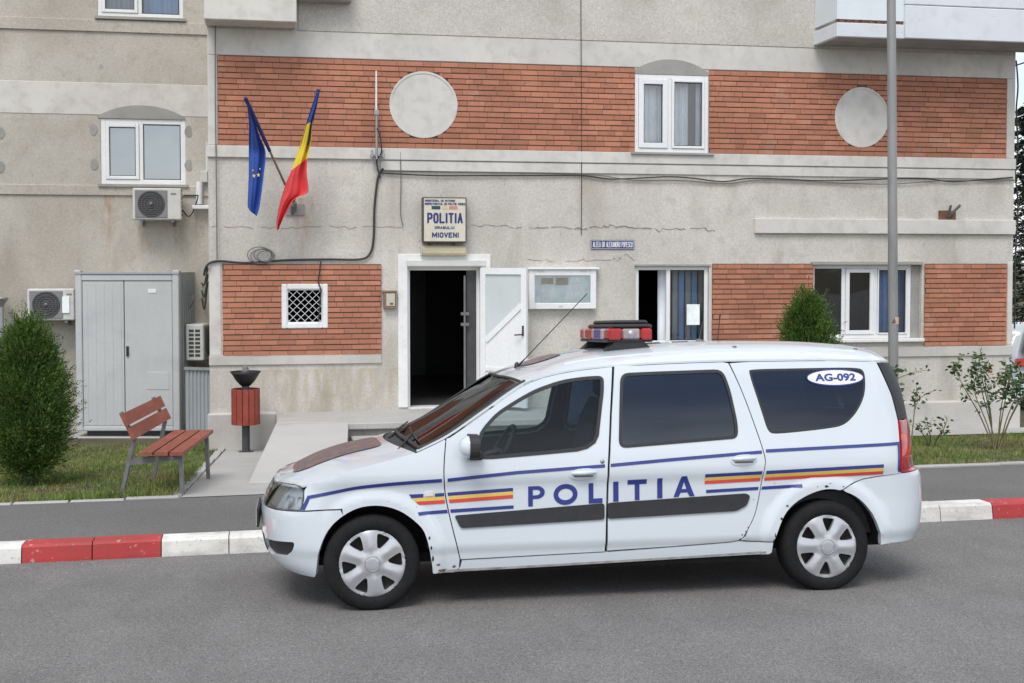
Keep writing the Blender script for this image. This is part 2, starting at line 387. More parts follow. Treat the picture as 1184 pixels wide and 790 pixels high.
M['flag_yellow'] = mat('yellow cloth', (.78, .58, .045), .75, noise=[(6, .06)])
M['flag_red'] = mat('red cloth', (.66, .055, .06), .75, noise=[(6, .08)])
M['wood_pole'] = mat('varnished pole', (.24, .17, .09), .5)
M['warn'] = mat('warning sticker', (.60, .42, .26), .6)
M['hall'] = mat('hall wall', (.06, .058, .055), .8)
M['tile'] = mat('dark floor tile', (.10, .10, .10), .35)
# ================================================================== SETTING
def yk(X): return 10.07+.021*X               # street face of the kerb
def yb(X): return 12.66+.0545*(X+.5)          # back edge of the pavement
def gz(X, Y):
    return .012-.0557*(min(Y, 18.3)-10.15) if Y > yk(X)+.14 else rz_(Y)
def rz_(Y): return -.05*(max(Y, -6)-7.79)       # the street falls towards the building
# one ground sheet to the horizon
mb = MB()
prof = [(-600, .62), (-30, .62), (-6, .62), (10.7, -.19), (18.4, -.49), (40, -.50), (120, -.6), (900, -.6)]
for i in range(len(prof)-1):
    (a, za), (b, zb) = prof[i], prof[i+1]
    mb.add([(-700, a, za), (700, a, za), (700, b, zb), (-700, b, zb)], [(0, 1, 2, 3)])
tag(mb.build('ground', M['soil']), kind='structure')
mb = MB(); xs = [-60+2*i for i in range(61)]
for i in range(60):
    a, b = xs[i], xs[i+1]
    for ya, yb_ in ((-20, -6), (-6, 0), (0, 4), (4, 8), (8, None)):
        q = [(a, ya), (b, ya), (b, yb_ if yb_ is not None else yk(b)+.03), (a, yb_ if yb_ is not None else yk(a)+.03)]
        mb.add([(x, y, rz_(y)) for x, y in q], [(0, 1, 2, 3)])
tag(mb.build('road', M['asphalt']), kind='structure')
def sheet(name, m, quads, off, step=.5):
    mb = MB()
    for q in quads:                           # q: (x00,y00) (x10,y10) (x11,y11) (x01,y01), draped on the terrain
        n = max(1, int(abs(q[1][0]-q[0][0])/2)); k = max(1, int(abs(q[3][1]-q[0][1])/step))
        vs = []
        for j in range(k+1):
            for i in range(n+1):
                u, v = i/n, j/k
                x = (q[0][0]*(1-u)+q[1][0]*u)*(1-v)+(q[3][0]*(1-u)+q[2][0]*u)*v
                y = (q[0][1]*(1-u)+q[1][1]*u)*(1-v)+(q[3][1]*(1-u)+q[2][1]*u)*v
                vs.append((x, y, gz(x, y)+off))
        mb.add(vs, [(j*(n+1)+i, j*(n+1)+i+1, (j+1)*(n+1)+i+1, (j+1)*(n+1)+i) for j in range(k) for i in range(n)])
    return tag(mb.build(name, m, smooth=True), kind='structure')
sheet('pavement', M['asphalt_walk'], [((-40, yk(-40)+.22), (40, yk(40)+.22), (40, yb(40)), (-40, yb(-40)))], 0)
# kerb: painted stones
mb = MB(); L = .4995; per = 2*L; x = -1.726-14*per; i = 0
while x < 30:
    red = (int(round((x+1.726)/L)) % 4) in (0, 1)
    a, b = x+.004, x+L-.004; y0, y1 = yk(a), yk(b); h = .014+rng.uniform(-.004, .004); j = rng.uniform(-.004, .004)
    prof = [(-.01, -.20), (.004, -.09), (.020, h-.018), (.04, h), (.22, h), (.235, h-.01), (.235, -.2)]
    vs = [(a, y0+j+p[0], p[1]) for p in prof]+[(b, y1+j+p[0], p[1]) for p in prof]; n = len(prof)
    mb.add(vs, [(k, k+n, k+1+n, k+1) for k in range(n-1)]+[tuple(range(n)), tuple(range(2*n-1, n-1, -1))], 1 if red else 0)
    x += L
for k in range(len(mb.f)): mb.f[k] = mb.f[k]
tag(mb.build('kerb', [M['kerb_white'], M['kerb_red']]), kind='structure')
# lawns and slabs
def xe(Y): return -.73+.056*(Y-12.6)         # edge between left lawn and slab
sheet('lawn_soil', M['soil'], [((-14, yb(-14)+.07), (xe(12.7)-.10, yb(-.7)+.07), (xe(19.2)-.10, 19.2), (-14, 19.2)),
                               ((4.62, yb(4.62)+.07), (26, yb(26)+.07), (26, 17.06), (4.62, 17.06))], -.004)
sheet('slab', M['concrete'], [((xe(12.65), yb(-.7)-.01), (4.6, yb(4.6)-.01), (4.6, 18.05), (xe(18.05), 18.05))], .006)
sheet('facade_path', M['concrete'], [((4.6, 17.06), (26, 17.06), (26, 18.02), (4.6, 18.02))], .008)
mb = MB()
for i in range(30):                           # edging stones along the pavement and along the slab
    for (xa, xb) in ((-.85-.5*i, -.36-.5*i),):
        a, b = xb-.5, xa-.5
        a, b = -.74-.5*(i+1)+.006, -.74-.5*i-.006
        ya, yb_ = yb(a), yb(b); z = gz((a+b)/2, ya)
        mb.box((a, ya+.002, z-.1), (b, yb_+.065, z+.012+rng.uniform(-.004, .006)), bev=.008)
    a, b = 4.65+.5*i+.006, 4.65+.5*(i+1)-.006; z = gz((a+b)/2, yb(a))
    mb.box((a, yb(a)+.002, z-.1), (b, yb(b)+.075, z+.02+rng.uniform(-.004, .006)), bev=.008)
for i in range(11):
    Y = 12.76+.52*i; z = gz(0, Y+.25)
    p = Vector((xe(Y)-.05, Y+.01, z-.03)); q = Vector((xe(Y+.5)-.05+rng.uniform(-.01, .01), Y+.51, gz(0, Y+.5)-.03))
    mb.bar(p, q, .085, .12+rng.uniform(-.01, .015))
tag(mb.build('edging', M['concrete']), kind='structure')
# loose grit collected against the kerb
mb = MB(); gg = np.random.default_rng(4)
for k in range(900):
    X = gg.uniform(-3, 8.5); Y = yk(X)-.02-abs(gg.normal(0, .16)) if k < 600 else gg.uniform(4.5, 9.8); r_ = gg.uniform(.002, .006)*(1.5 if gg.random() < .1 else 1); z = rz_(Y); a = gg.uniform(0, 6.28)
    P = [(X+r_*math.cos(a+i*2.1)*gg.uniform(.7, 1.3), Y+r_*math.sin(a+i*2.1)*gg.uniform(.7, 1.3), z-.001) for i in range(3)]+[(X, Y, z+r_*.9)]
    mb.add(P, [(0, 1, 3), (1, 2, 3), (2, 0, 3)])
M['grit'] = mat('grit', (.27, .25, .22), .95, rnd=.5)
g_ = mb.build('grit', M['grit']); tag(g_, 'loose grey grit lying on the street along the kerb', 'grit', kind='stuff')
# grass: single blades
def grass(name, n, f_in, bounds, h=(.02, .055)):
    X = rng.uniform(bounds[0], bounds[1], n); Y = rng.uniform(bounds[2], bounds[3], n)
    keep = np.array([f_in(x, y) for x, y in zip(X, Y)]); X = X[keep]; Y = Y[keep]; n = len(X)
    Z = np.array([gz(x, y) for x, y in zip(X, Y)])-.006
    dens = .6+.5*np.sin(X*2.1+Y*1.3)*np.sin(X*.9-Y*2.3)
    H = rng.uniform(h[0], h[1], n)*np.clip(dens+.35, .5, 1.4); a = rng.uniform(0, 2*np.pi, n); w = rng.uniform(.003, .006, n); l = rng.normal(0, .6, n)*H; b = rng.uniform(0, 2*np.pi, n)
    V = np.empty((n, 3, 3))
    V[:, 0] = np.stack([X-w*np.cos(a), Y-w*np.sin(a), Z], 1); V[:, 1] = np.stack([X+w*np.cos(a), Y+w*np.sin(a), Z], 1)
    V[:, 2] = np.stack([X+l*np.cos(b), Y+l*np.sin(b), Z+H], 1)
    me = bpy.data.meshes.new(name); me.from_pydata(V.reshape(-1, 3).tolist(), [], np.arange(n*3).reshape(-1, 3).tolist()); me.materials.append(M['grass'])
    o = bpy.data.objects.new(name, me); COL.objects.link(o); return tag(o, kind='stuff')
g = grass('grass', 60000, lambda x, y: y > yb(x)+.075 and x < xe(y)-.1, (-5.2, -.4, 12.2, 19.0)); tag(g, 'patchy green and straw coloured grass between the pavement and the pale cabinet', 'grass')
g = grass('grass', 60000, lambda x, y: y > yb(x)+.08, (4.68, 12.4, 12.5, 17.04)); tag(g, 'strip of green grass between the pavement and the plinth at right', 'grass')
def tall_tuft(x, y): return y > yb(x)+.075 and (x > xe(y)-.42 or y < yb(x)+.28) and x < xe(y)-.05
g = grass('grass', 26000, tall_tuft, (-4.6, -.35, 12.2, 15.5), (.05, .11)); tag(g, 'taller uncut grass along the edging under the bench', 'grass')

# ================================================================== BUILDING
BLD = thing('apartment_building', 'grey rendered apartment building with red brick panels, housing a police station on the ground floor', 'building', (0, WY, -.45))
WX0, WX1 = W(241.5, 300)[0], W(1172.5, 200)[0]
WINGY = 20.8
def rect(x0, y0, x1, y1, Y=WY):
    a = W(x0, y0, Y); b = W(x1, y1, Y); return (min(a[0], b[0]), max(a[0], b[0]), min(a[1], b[1]), max(a[1], b[1]))
def quad(r): return [(r[0], r[2]), (r[1], r[2]), (r[1], r[3]), (r[0], r[3])]
rW1 = rect(733.5, 86, 818.5, 177.5)           # upper window
rW2 = rect(735, 308, 819, 398)                # lower window with blue curtains
rW3 = rect(940, 306, 1065, 391)               # wide lower window
rLat = rect(328, 331, 376.5, 377)
rDoor = rect(471, 309, 556, 471)
mb = MB()
def wall_sheet(mb, outer, holes, Y, m=0):
    pts, tris, _ = cdt(outer, holes, None, None)
    mb.add([(p[0], Y, p[1]) for p in pts], tris, m)
    # seen from the street (-Y): x right, z up is already anticlockwise
def reveal(mb, r, Y, d, m=0):
    x0, x1, z0, z1 = r
    for a, b in (((x0, z0), (x1, z0)), ((x1, z0), (x1, z1)), ((x1, z1), (x0, z1)), ((x0, z1), (x0, z0))):
        mb.add([(a[0], Y, a[1]), (a[0], Y+d, a[1]), (b[0], Y+d, b[1]), (b[0], Y, b[1])], [(0, 1, 2, 3)], m)
TOP = 10.5
wall_sheet(mb, [(WX0, -.6), (WX1, -.6), (WX1, TOP), (WX0, TOP)], [quad(r) for r in (rW1, rW2, rW3, rLat, rDoor)], WY)
for r, d in ((rW1, .14), (rW2, .14), (rW3, .16), (rLat, .12), (rDoor, .3)): reveal(mb, r, WY, d)
mb.add([(WX1, WY, -.6), (WX1, 29, -.6), (WX1, 29, TOP), (WX1, WY, TOP)], [(0, 1, 2, 3)])
mb.add([(WX0, WY, -.6), (WX0, WINGY+.01, -.6), (WX0, WINGY+.01, TOP), (WX0, WY, TOP)], [(3, 2, 1, 0)])
mb.add([(WX0, WY, TOP), (WX1, WY, TOP), (WX1, 29, TOP), (WX0, 29, TOP)], [(0, 1, 2, 3)])
mb.build('wall', M['plaster'], BLD)
rV1 = rect(116, 137, 215, 214, WINGY); rV0 = rect(112, -60, 212, 22, WINGY)
mb = MB()
wall_sheet(mb, [(-14, -.6), (WX0+.01, -.6), (WX0+.01, TOP), (-14, TOP)], [quad(rV1), quad(rV0)], WINGY)
reveal(mb, rV1, WINGY, .1); reveal(mb, rV0, WINGY, .1)
mb.add([(-14, WINGY, -.6), (-14, 29, -.6), (-14, 29, TOP), (-14, WINGY, TOP)], [(3, 2, 1, 0)])
mb.add([(-14, WINGY, TOP), (WX0, WINGY, TOP), (WX0, 29, TOP), (-14, 29, TOP)], [(0, 1, 2, 3)])
mb.add([(-14, 29, -.6), (WX1, 29, -.6), (WX1, 29, TOP), (-14, 29, TOP)], [(3, 2, 1, 0)])
tag(mb.build('wall', M['plaster_wing'], BLD), 'plainer set back wing wall at left')

def band(name, m, r, d, bev=.006, z=None):
    mb = MB(); mb.box((r[0], WY-d, r[2]), (r[1], WY+.02, r[3]), bev=bev); return mb.build(name, M[m], BLD)
def proud(name, m, poly, d, Y=WY):
    mb = MB(); mb.prism(poly, 'Y', Y-d, Y+.01); return mb.build(name, M[m], BLD)
zT0, zT1 = W(700, 77.5)[1], W(700, 182)[1]    # upper brick band
zT0 = W(256, 64)[1]; zT1 = W(256, 168)[1]
bx0, bx1 = W(252, 100)[0], W(1163.5, 100)[0]
# smooth band above bricks, rough zone above it
band('plaster_band', 'plaster_smooth', (WX0+.005, WX1-.005, zT0+.004, zT0+.36), .010)
band('plaster_band', 'plaster_rough', (W(345, 20)[0], W(958, 20)[0], zT0+.363, TOP-.02), .016)
band('plaster_band', 'plaster_smooth', (WX0+.002, bx0-.004, zT1+.004, zT0-.002), .010)
band('plaster_band', 'plaster_smooth', (bx1+.004, WX1-.002, zT1+.004, zT0-.002), .010)
# string course under the bricks: rough strip, groove, smooth strip, ledge
zc1 = W(256, 182)[1]
band('cornice', 'plaster_smooth', (WX0-.012, WX1+.012, zc1, zT1-.003), .035)
zc2 = zc1-.15
band('cornice', 'plaster_smooth', (W(440, 180)[0], WX1+.006, zc2, zc1-.014), .022)
zg = W(300, 262)[1]
rL = rect(872, 253, 1172.5, 270); zl1, zl0 = W(900, 253)[1], W(900, 270)[1]
band('cornice', 'plaster_smooth', (rL[0], WX1+.008, zl0, zl1), .055)
zb1, zb0 = W(300, 410.5)[1], W(300, 422)[1]
xdl = W(441, 400)[0]
band('cornice', 'plinth', (WX0-.008, xdl, zb0, zb1), .028)
band('cornice', 'plinth', (W(822, 400)[0], WX1+.008, zb0-.02, zb1-.005), .028)
# lower wall smooth strips at the two corners
band('plaster_band', 'plaster_smooth', (WX0+.002, W(256, 350)[0]-.006, zb1+.003, W(256, 303)[1]), .008)
band('plaster_band', 'plaster_smooth', (W(1164, 350)[0]+.006, WX1-.002, zb1+.003, W(1164, 303)[1]), .008)
# plinth
zp1 = W(240, 476)[1]-.02
mb = MB(); mb.box((WX0-.03, WY-.11, -.6), (.25, WY+.02, zp1), bev=.02); mb.build('plinth', M['plinth'], BLD)
mb = MB(); mb.box((4.3, WY-.11, -.6), (WX1+.10, WY+.02, W(1100, 463)[1]), bev=.02); mb.build('plinth', M['plinth'], BLD)

# ---------------------------------------------------------------- brick panels: every brick a small block in front of a raked mortar bed
def bricks(poly_r, skip=(), circles=(), old=None):
    x0, x1, z0, z1 = poly_r; n = max(1, int(round((z1-z0)/.0745))); h = (z1-z0)/n; mb = MB()
    def clip(a, b, za, zb):                  # keep the stretches outside the openings
        seg = [(a, b)]
        for s in skip:
            if zb <= s[2]+.012 or za >= s[3]-.012: continue
            ns = []
            for (p, q) in seg:
                if q <= s[0] or p >= s[1]: ns.append((p, q)); continue
                if p < s[0]: ns.append((p, s[0]))
                if q > s[1]: ns.append((s[1], q))
            seg = ns
        for (cx, cz, rx, rz) in circles:
            w = 0
            for zq in (za-.004, (za+zb)/2, zb+.004):
                if abs(zq-cz) < rz: w = max(w, rx*math.sqrt(1-((zq-cz)/rz)**2)+.003)
            if w <= 0: continue
            ns = []
            for (p, q) in seg:
                if q <= cx-w or p >= cx+w: ns.append((p, q)); continue
                if p < cx-w: ns.append((p, cx-w))
                if q > cx+w: ns.append((cx+w, q))
            seg = ns
        return [(p, q) for p, q in seg if q-p > .015]
    for j in range(n):
        za, zb = z0+j*h+.0015, z0+(j+1)*h-.0125; x = x0-rng.uniform(0, .24)
        while x < x1:
            l = .245 if rng.random() > .12 else .12
            a, b = max(x+.0025, x0), min(x+l-.0025, x1)
            if b-a > .015:
                d = .030+rng.uniform(-.003, .003)
                for p, q in clip(a, b, za, zb): mb.box((p, WY-d, za+rng.uniform(-.0015, .0015)), (q, WY-.004, zb+rng.uniform(-.0015, .0015)))
            x += l
    o = mb.build('brick_panel', [M['brick'], M['mortar']], BLD)
    b = MB()
    holes = [[(max(s[0], x0+.001), max(s[2], z0+.001)), (min(s[1], x1-.001), max(s[2], z0+.001)), (min(s[1], x1-.001), min(s[3], z1-.001)), (max(s[0], x0+.001), min(s[3], z1-.001))] for s in skip]
    pts, tris, _ = cdt([(x0, z0), (x1, z0), (x1, z1), (x0, z1)], holes)
    b.add([(p[0], WY-.017, p[1]) for p in pts], tris)
    b.build('mortar_bed', M['mortar'], o, world=True)
    return o
c1 = (W(489.5, 121.5)[0], W(489.5, 121.5)[1], .445, .43); c2 = (W(995.5, 136)[0], W(995.5, 136)[1], .40, .415)
sW1 = (rW1[0]-.0, rW1[1]+.0, rW1[2]-.02, rW1[3]+.30)
bricks((bx0, W(733.5, 100)[0], zT1, zT0), circles=[c1])
bricks((W(819.5, 100)[0], bx1, zT1, zT0), circles=[c2])
mb = MB(); mb.box((W(733.5, 100)[0], WY-.01, zT1), (W(819.5, 100)[0], WY, rW1[2]-.03)); 
rB1 = rect(257, 305.5, 441, 409.5); bricks(rB1, skip=[rLat])
z5 = W(900, 305)[1]; z6 = zb1-.0
bricks((rW2[1]+.05, rW3[0]-.0, z6, z5)); bricks((rW3[1]+.04, W(1163, 350)[0], z6, z5))
for c in (c1, c2):
    mb = MB(); N = 48; ring = [(c[0]+c[2]*math.cos(2*math.pi*k/N), c[1]+c[3]*math.sin(2*math.pi*k/N)) for k in range(N)]
    mb.prism(ring, 'Y', WY-.0265, WY); ro = [(c[0]+(c[2]+.030)*math.cos(2*math.pi*k/N), c[1]+(c[3]+.030)*math.sin(2*math.pi*k/N)) for k in range(N)]
    vs = [(p[0], WY-.034, p[1]) for p in ring]+[(p[0], WY-.034, p[1]) for p in ro]+[(p[0], WY-.02, p[1]) for p in ring]+[(p[0], WY-.01, p[1]) for p in ro]
    fs = []
    for k in range(N):
        l = (k+1) % N; fs += [(k, N+k, N+l, l)[::-1], (k, l, 2*N+l, 2*N+k), (N+k, 3*N+k, 3*N+l, N+l)]
    mb.add(vs, fs); mb.build('medallion', M['plaster_smooth'], BLD)

# ---------------------------------------------------------------- windows
def frame_bars(mb, r, Y, w, d):
    x0, x1, z0, z1 = r
    mb.box((x0, Y, z0), (x0+w, Y+d, z1), bev=.006); mb.box((x1-w, Y, z0), (x1, Y+d, z1), bev=.006)
    mb.box((x0+w, Y+.001, z0), (x1-w, Y+d-.001, z0+w), bev=.006); mb.box((x0+w, Y+.001, z1-w), (x1-w, Y+d-.001, z1), bev=.006)
def room(parent, r, Y, depth, m, ext=.6):
    x0, x1, z0, z1 = r[0]-ext, r[1]+ext, r[2]-.5, r[3]+.25; a, b = Y, Y+depth; mb = MB()
    mb.add([(x0,a,z0),(x1,a,z0),(x1,b,z0),(x0,b,z0),(x0,a,z1),(x1,a,z1),(x1,b,z1),(x0,b,z1)], [(0,1,2,3),(7,6,5,4),(0,3,7,4),(1,5,6,2),(3,2,6,7)])
    xs, zs = (x0, r[0], r[1], x1), (z0, r[2], r[3], z1)
    for i in range(3):
        for j in range(3):
            if (i, j) != (1, 1): mb.add([(xs[i], a, zs[j]), (xs[i+1], a, zs[j]), (xs[i+1], a, zs[j+1]), (xs[i], a, zs[j+1])], [(3, 2, 1, 0)])
    return mb.build('room', m, parent)
def drape(parent, x0, x1, z0, z1, Y, m, folds, amp=.03, name='curtain'):
    mb = MB(); n = folds*8; vs = []
    for j in range(2):
        for i in range(n+1):
            t = i/n; vs.append((x0+(x1-x0)*t, Y+amp*math.sin(t*folds*2*math.pi)+amp*.4*math.sin(t*folds*3.3), (z0, z1)[j]))
    mb.add(vs, [(i, i+1, n+2+i, n+1+i) for i in range(n)], 0, True); return mb.build(name, m, parent)
def window(r, Y, sashes, glassm, wfr=.06, inset_y=.05, label=None):
    """sashes: (x0 fraction, x1 fraction, profile width or 0 for fixed glazing, has a pane)"""
    x0, x1, z0, z1 = r; mb = MB(); yy = Y+inset_y; frame_bars(mb, r, yy, wfr, .07)
    xi0, xi1 = x0+wfr, x1-wfr
    for k, (a, b, w, pane) in enumerate(sashes):
        if k: xm = xi0+(xi1-xi0)*a; mb.box((xm-.03, yy+.002, z0+wfr), (xm+.03, yy+.068, z1-wfr), bev=.006)
    o = mb.build('window', M['white_pvc'], BLD)
    if label: tag(o, label)
    for (a, b, w, pane) in sashes:
        sa = xi0+(xi1-xi0)*a+(.03 if a > 0 else 0); sb = xi0+(xi1-xi0)*b-(.03 if b < 1 else 0)
        s = (sa+.002, sb-.002, z0+wfr+.002, z1-wfr-.002)
        if w:
            m2 = MB(); frame_bars(m2, s, yy-.018, w, .06); m2.build('sash', M['white_pvc'], o)
            s = (s[0]+w, s[1]-w, s[2]+w, s[3]-w)
        if pane:
            m2 = MB(); m2.add([(s[0], yy+.02, s[2]), (s[1], yy+.02, s[2]), (s[1], yy+.02, s[3]), (s[0], yy+.02, s[3])], [(0, 1, 2, 3)]); m2.build('pane', glassm, o)
            # dark gasket
            g = MB()
            for (p, q) in (((s[0], s[2]), (s[0]+.012, s[3])), ((s[1]-.012, s[2]), (s[1], s[3])), ((s[0]+.012, s[2]), (s[1]-.012, s[2]+.012)), ((s[0]+.012, s[3]-.012), (s[1]-.012, s[3]))):
                g.box((p[0], yy+.012, p[1]), (q[0], yy+.018, q[1]))
            g.build('gasket', M['cable'], o)
    return o
def arch(px0, px1, pyb, pyt, Y, d=.006):
    a, z0 = W(px0, pyb, Y); b, _ = W(px1, pyb, Y); zt = W((px0+px1)/2, pyt, Y)[1]; zs_ = z0+(zt-z0)*.15
    P = [(a, z0), (b, z0), (b, zs_)]+[(b+(a-b)*t, zs_+(zt-zs_)*(1-abs(2*t-1)**2.2)) for t in [i/14 for i in range(1, 14)]]+[(a, zs_)]
    return P
o = window(rW1, WY, [(0, .47, .075, True), (.47, 1, .035, True)], M['pane'], inset_y=-.012, label='upper window with pale curtains')
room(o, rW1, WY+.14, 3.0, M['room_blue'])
x0, x1, z0, z1 = rW1
drape(o, x0+.05, x0+.56, z0+.02, z1+.05, WY+.17, M['curtain'], 6); drape(o, x0+.58, x0+.86, z0+.02, z1+.05, WY+.17, M['curtain'], 3)
drape(o, x0+.98, x1, z0+.02, z1+.05, WY+.17, M['curtain'], 2)
proud('lintel_patch', 'cement', arch(731, 820, 85.5, 69, WY), .014)
mb = MB(); mb.box((rW1[1], WY-.014, rW1[2]-.02), (rW1[1]+.06, WY+.01, rW1[3]+.02), bev=.004); mb.build('jamb_patch', M['cement'], BLD)
mb = MB(); mb.box((rW1[0]-.06, WY-.07, rW1[2]-.035), (rW1[1]+.07, WY+.05, rW1[2]-.003), bev=.004); mb.build('window_sill', M['cement'], BLD)

o = window(rW2, WY, [(0, .45, 0, False), (.45, 1, .0, True)], M['pane'], wfr=.055, inset_y=.03, label='lower window, one half open, with blue curtains')
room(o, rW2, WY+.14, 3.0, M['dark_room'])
x0, x1, z0, z1 = rW2
drape(o, x0+.40, x0+.56, z0-.1, z1+.05, WY+.22, M['curtain'], 1, .025); drape(o, x0+.5, x0+.575, z0-.1, z1-.9, WY+.25, M['blue_curtain'], 1, .02)
for k in range(5): drape(o, x0+.63+.10*k, x0+.715+.10*k, z0-.1, z1+.05, WY+.24+.01*(k % 2), M['blue_curtain' if k in (1, 3) else 'cab_side'], 1, .012)
px0, pz0 = W(795, 376); px1, pz1 = W(810, 352)
mb = MB(); mb.box((px0, WY+.035, pz0), (px1, WY+.045, pz1)); mb.build('notice_paper', M['paper'], o)
mb = MB(); mb.box((x1+.0, WY-.012, z0-.05), (x1+.048, WY+.01, z1+.04), bev=.004); mb.build('jamb_patch', M['plaster_smooth'], BLD)
mb = MB(); mb.box((x0-.02, WY-.03, z1-.002), (x1+.02, WY+.02, z1+.03), bev=.004); mb.build('lintel_patch', M['cement'], BLD)

o = window((rW3[0], rW3[1]-.14, rW3[2], rW3[3]), WY, [(0, .31, 0, True), (.31, .655, .06, True), (.655, 1, .02, True)], M['pane'], wfr=.06, inset_y=.07, label='wide three light lower window beside the lamp post')
x0, x1, z0, z1 = rW3
mb = MB(); mb.box((x1-.138, WY+.07, z0), (x1-.001, WY+.16, z1)); mb.build('jamb_patch', M['cement'], BLD)
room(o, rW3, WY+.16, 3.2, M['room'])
drape(o, x1-.55, x1-.38, z0-.1, z1+.05, WY+.27, M['blue_curtain'], 2); drape(o, x1-.27, x1-.15, z0-.1, z1+.05, WY+.27, M['blue_curtain'], 2)
mb = MB(); mb.box((x0-.03, WY-.05, z1-.004), (x1+.0, WY+.03, z1+.045), bev=.004); mb.build('lintel_patch', M['cement'], BLD)
mb = MB(); mb.box((x0-.05, WY-.075, z0-.05), (x1+.02, WY+.07, z0-.003), bev=.006); mb.build('window_sill', M['white_paint'], BLD)

# small lattice window
x0, x1, z0, z1 = rLat; mb = MB()
w = .075
for a, b in (((x0-.03, z0-.03), (x0+w-.03, z1+.03)), ((x1-w+.03, z0-.03), (x1+.03, z1+.03)), ((x0+w-.03, z0-.03), (x1-w+.03, z0+w-.03)), ((x0+w-.03, z1-w+.03), (x1-w+.03, z1+.03))):
    mb.box((a[0], WY-.045, a[1]), (b[0], WY+.02, b[1]), bev=.012)
o = tag(mb.build('window', M['white_paint'], BLD), 'small lattice barred window')
g = MB(); gx0, gx1, gz0, gz1 = x0+.045, x1-.045, z0+.045, z1-.045
g.box((gx0-.012, WY-.01, gz0), (gx0+.012, WY+.012, gz1)); g.box((gx1-.012, WY-.01, gz0), (gx1+.012, WY+.012, gz1)); g.box((gx0, WY-.009, gz0-.012), (gx1, WY+.011, gz0+.012)); g.box((gx0, WY-.009, gz1-.012), (gx1, WY+.011, gz1+.012))
wd, hh = gx1-gx0, gz1-gz0
for sgn in (1, -1):
    for k in range(-5, 6):
        c = k*wd/4.5; pts = []
        # line x = t, z = sgn*t + c in the unit frame, clipped to the opening
        for t in [i/60 for i in range(61)]:
            x_, z_ = t*wd, (t*hh*1.0 if sgn > 0 else (1-t)*hh)+c*hh/wd
            if 0 <= z_ <= hh: pts.append((x_, z_))
        if len(pts) > 1:
            p, q = pts[0], pts[-1]; yo = WY+(.0 if sgn > 0 else .006)
            g.bar((gx0+p[0], yo, gz0+p[1]), (gx0+q[0], yo, gz0+q[1]), .006, .017, up=(0, 1, 0))
g.build('lattice', M['white_pvc'], o); room(o, rLat, WY+.12, 1.5, M['dark_room'], .2)

# wing windows
o = window(rV1, WINGY, [(0, .47, .05, True), (.47, 1, .0, True)], M['pane_mirror'], wfr=.075, inset_y=.01, label='mirror bright window above the air conditioner')
room(o, rV1, WINGY+.1, 2.5, M['room_blue'])
mb = MB(); mb.box((rV1[0]-.04, WINGY-.06, rV1[2]-.04), (rV1[1]+.04, WINGY+.05, rV1[2]-.003)); mb.build('window_sill', M['cement'], BLD)
proud('lintel_patch', 'cement', arch(113, 214, 136.5, 122, WINGY), .012, WINGY)
for px, py in ((108, 150), (109, 190), (218, 152), (218, 191), (1, 154), (1, 193)):
    a, z = W(px, py, WINGY); ring = [(a+.055*math.cos(t)*(1+.15*math.sin(3*t+px)), z+.09*math.sin(t)) for t in [2*math.pi*k/14 for k in range(14)]]
    proud('cement_patch', 'cement', ring, .008, WINGY)
o = window(rV0, WINGY, [(0, .49, .05, True), (.49, 1, .0, True)], M['pane'], wfr=.06, inset_y=.01, label='top left window with blue curtains')
room(o, rV0, WINGY+.1, 2.5, M['room_blue'])
drape(o, rV0[0]+.05, (rV0[0]+rV0[1])/2-.03, rV0[2], rV0[3], WINGY+.25, M['cab_side'], 4); drape(o, (rV0[0]+rV0[1])/2+.03, rV0[1]-.05, rV0[2], rV0[3], WINGY+.25, M['blue_curtain'], 4)
mb = MB(); mb.box((rV0[0]-.04, WINGY-.06, rV0[2]-.045), (rV0[1]+.04, WINGY+.05, rV0[2]-.003)); mb.build('window_sill', M['cement'], BLD)
def wband(m, py0, py1, d, px=120):
    mb = MB(); mb.box((-14, WINGY-d, W(px, py1, WINGY)[1]), (WX0-.002, WINGY+.01, W(px, py0, WINGY)[1]), bev=.005); mb.build('cornice' if d > .02 else 'plaster_band', M[m], BLD)
wband('plaster_wing', 23.5, 37, .03); wband('plaster_smooth', 96, 133, .008); wband('plaster_wing', 214.5, 226, .028)

# entrance: white surround, lintel plate, open door leaf, corridor
x0, x1, z0, z1 = rDoor; mb = MB()
sx0, sx1 = W(460, 300)[0], W(567, 300)[0]; sz1 = W(510, 294)[1]
mb.box((sx0, WY-.02, zp1+.02), (x0, WY+.02, sz1), bev=.004); mb.box((x0, WY-.0201, z1), (x1, WY+.02, sz1), bev=.004); mb.box((x1, WY-.02, W(560, 318)[1]), (sx1, WY+.02, sz1), bev=.004)
mb.build('door_surround', M['white_paint'], BLD)
mb = MB(); a, zz = W(470, 308); b, z2 = W(561, 301); mb.box((a, WY-.05, zz), (b, WY-.018, z2), bev=.006); mb.build('lintel_plate', M['ac'], BLD)
mb = MB()
fw_ = .045
mb.box((x0, WY+.10, z0), (x0+fw_, WY+.17, z1)); mb.box((x1-fw_, WY+.10, z0), (x1, WY+.17, z1)); mb.box((x0+fw_, WY+.101, z1-fw_), (x1-fw_, WY+.169, z1))
mb.box((x0, WY+.02, z0-.02), (x1, WY+.3, z0+.012))
mb.build('door_frame', M['white_pvc'], BLD)
mb = MB(); ya, yb2 = WY+.3, WY+5.5; xa, xb = x0-.5, x1+.7; zz0, zz1 = z0+.0, z1+.35
mb.add([(xa,ya,zz0),(xb,ya,zz0),(xb,yb2,zz0),(xa,yb2,zz0)], [(0,1,2,3)], 1)
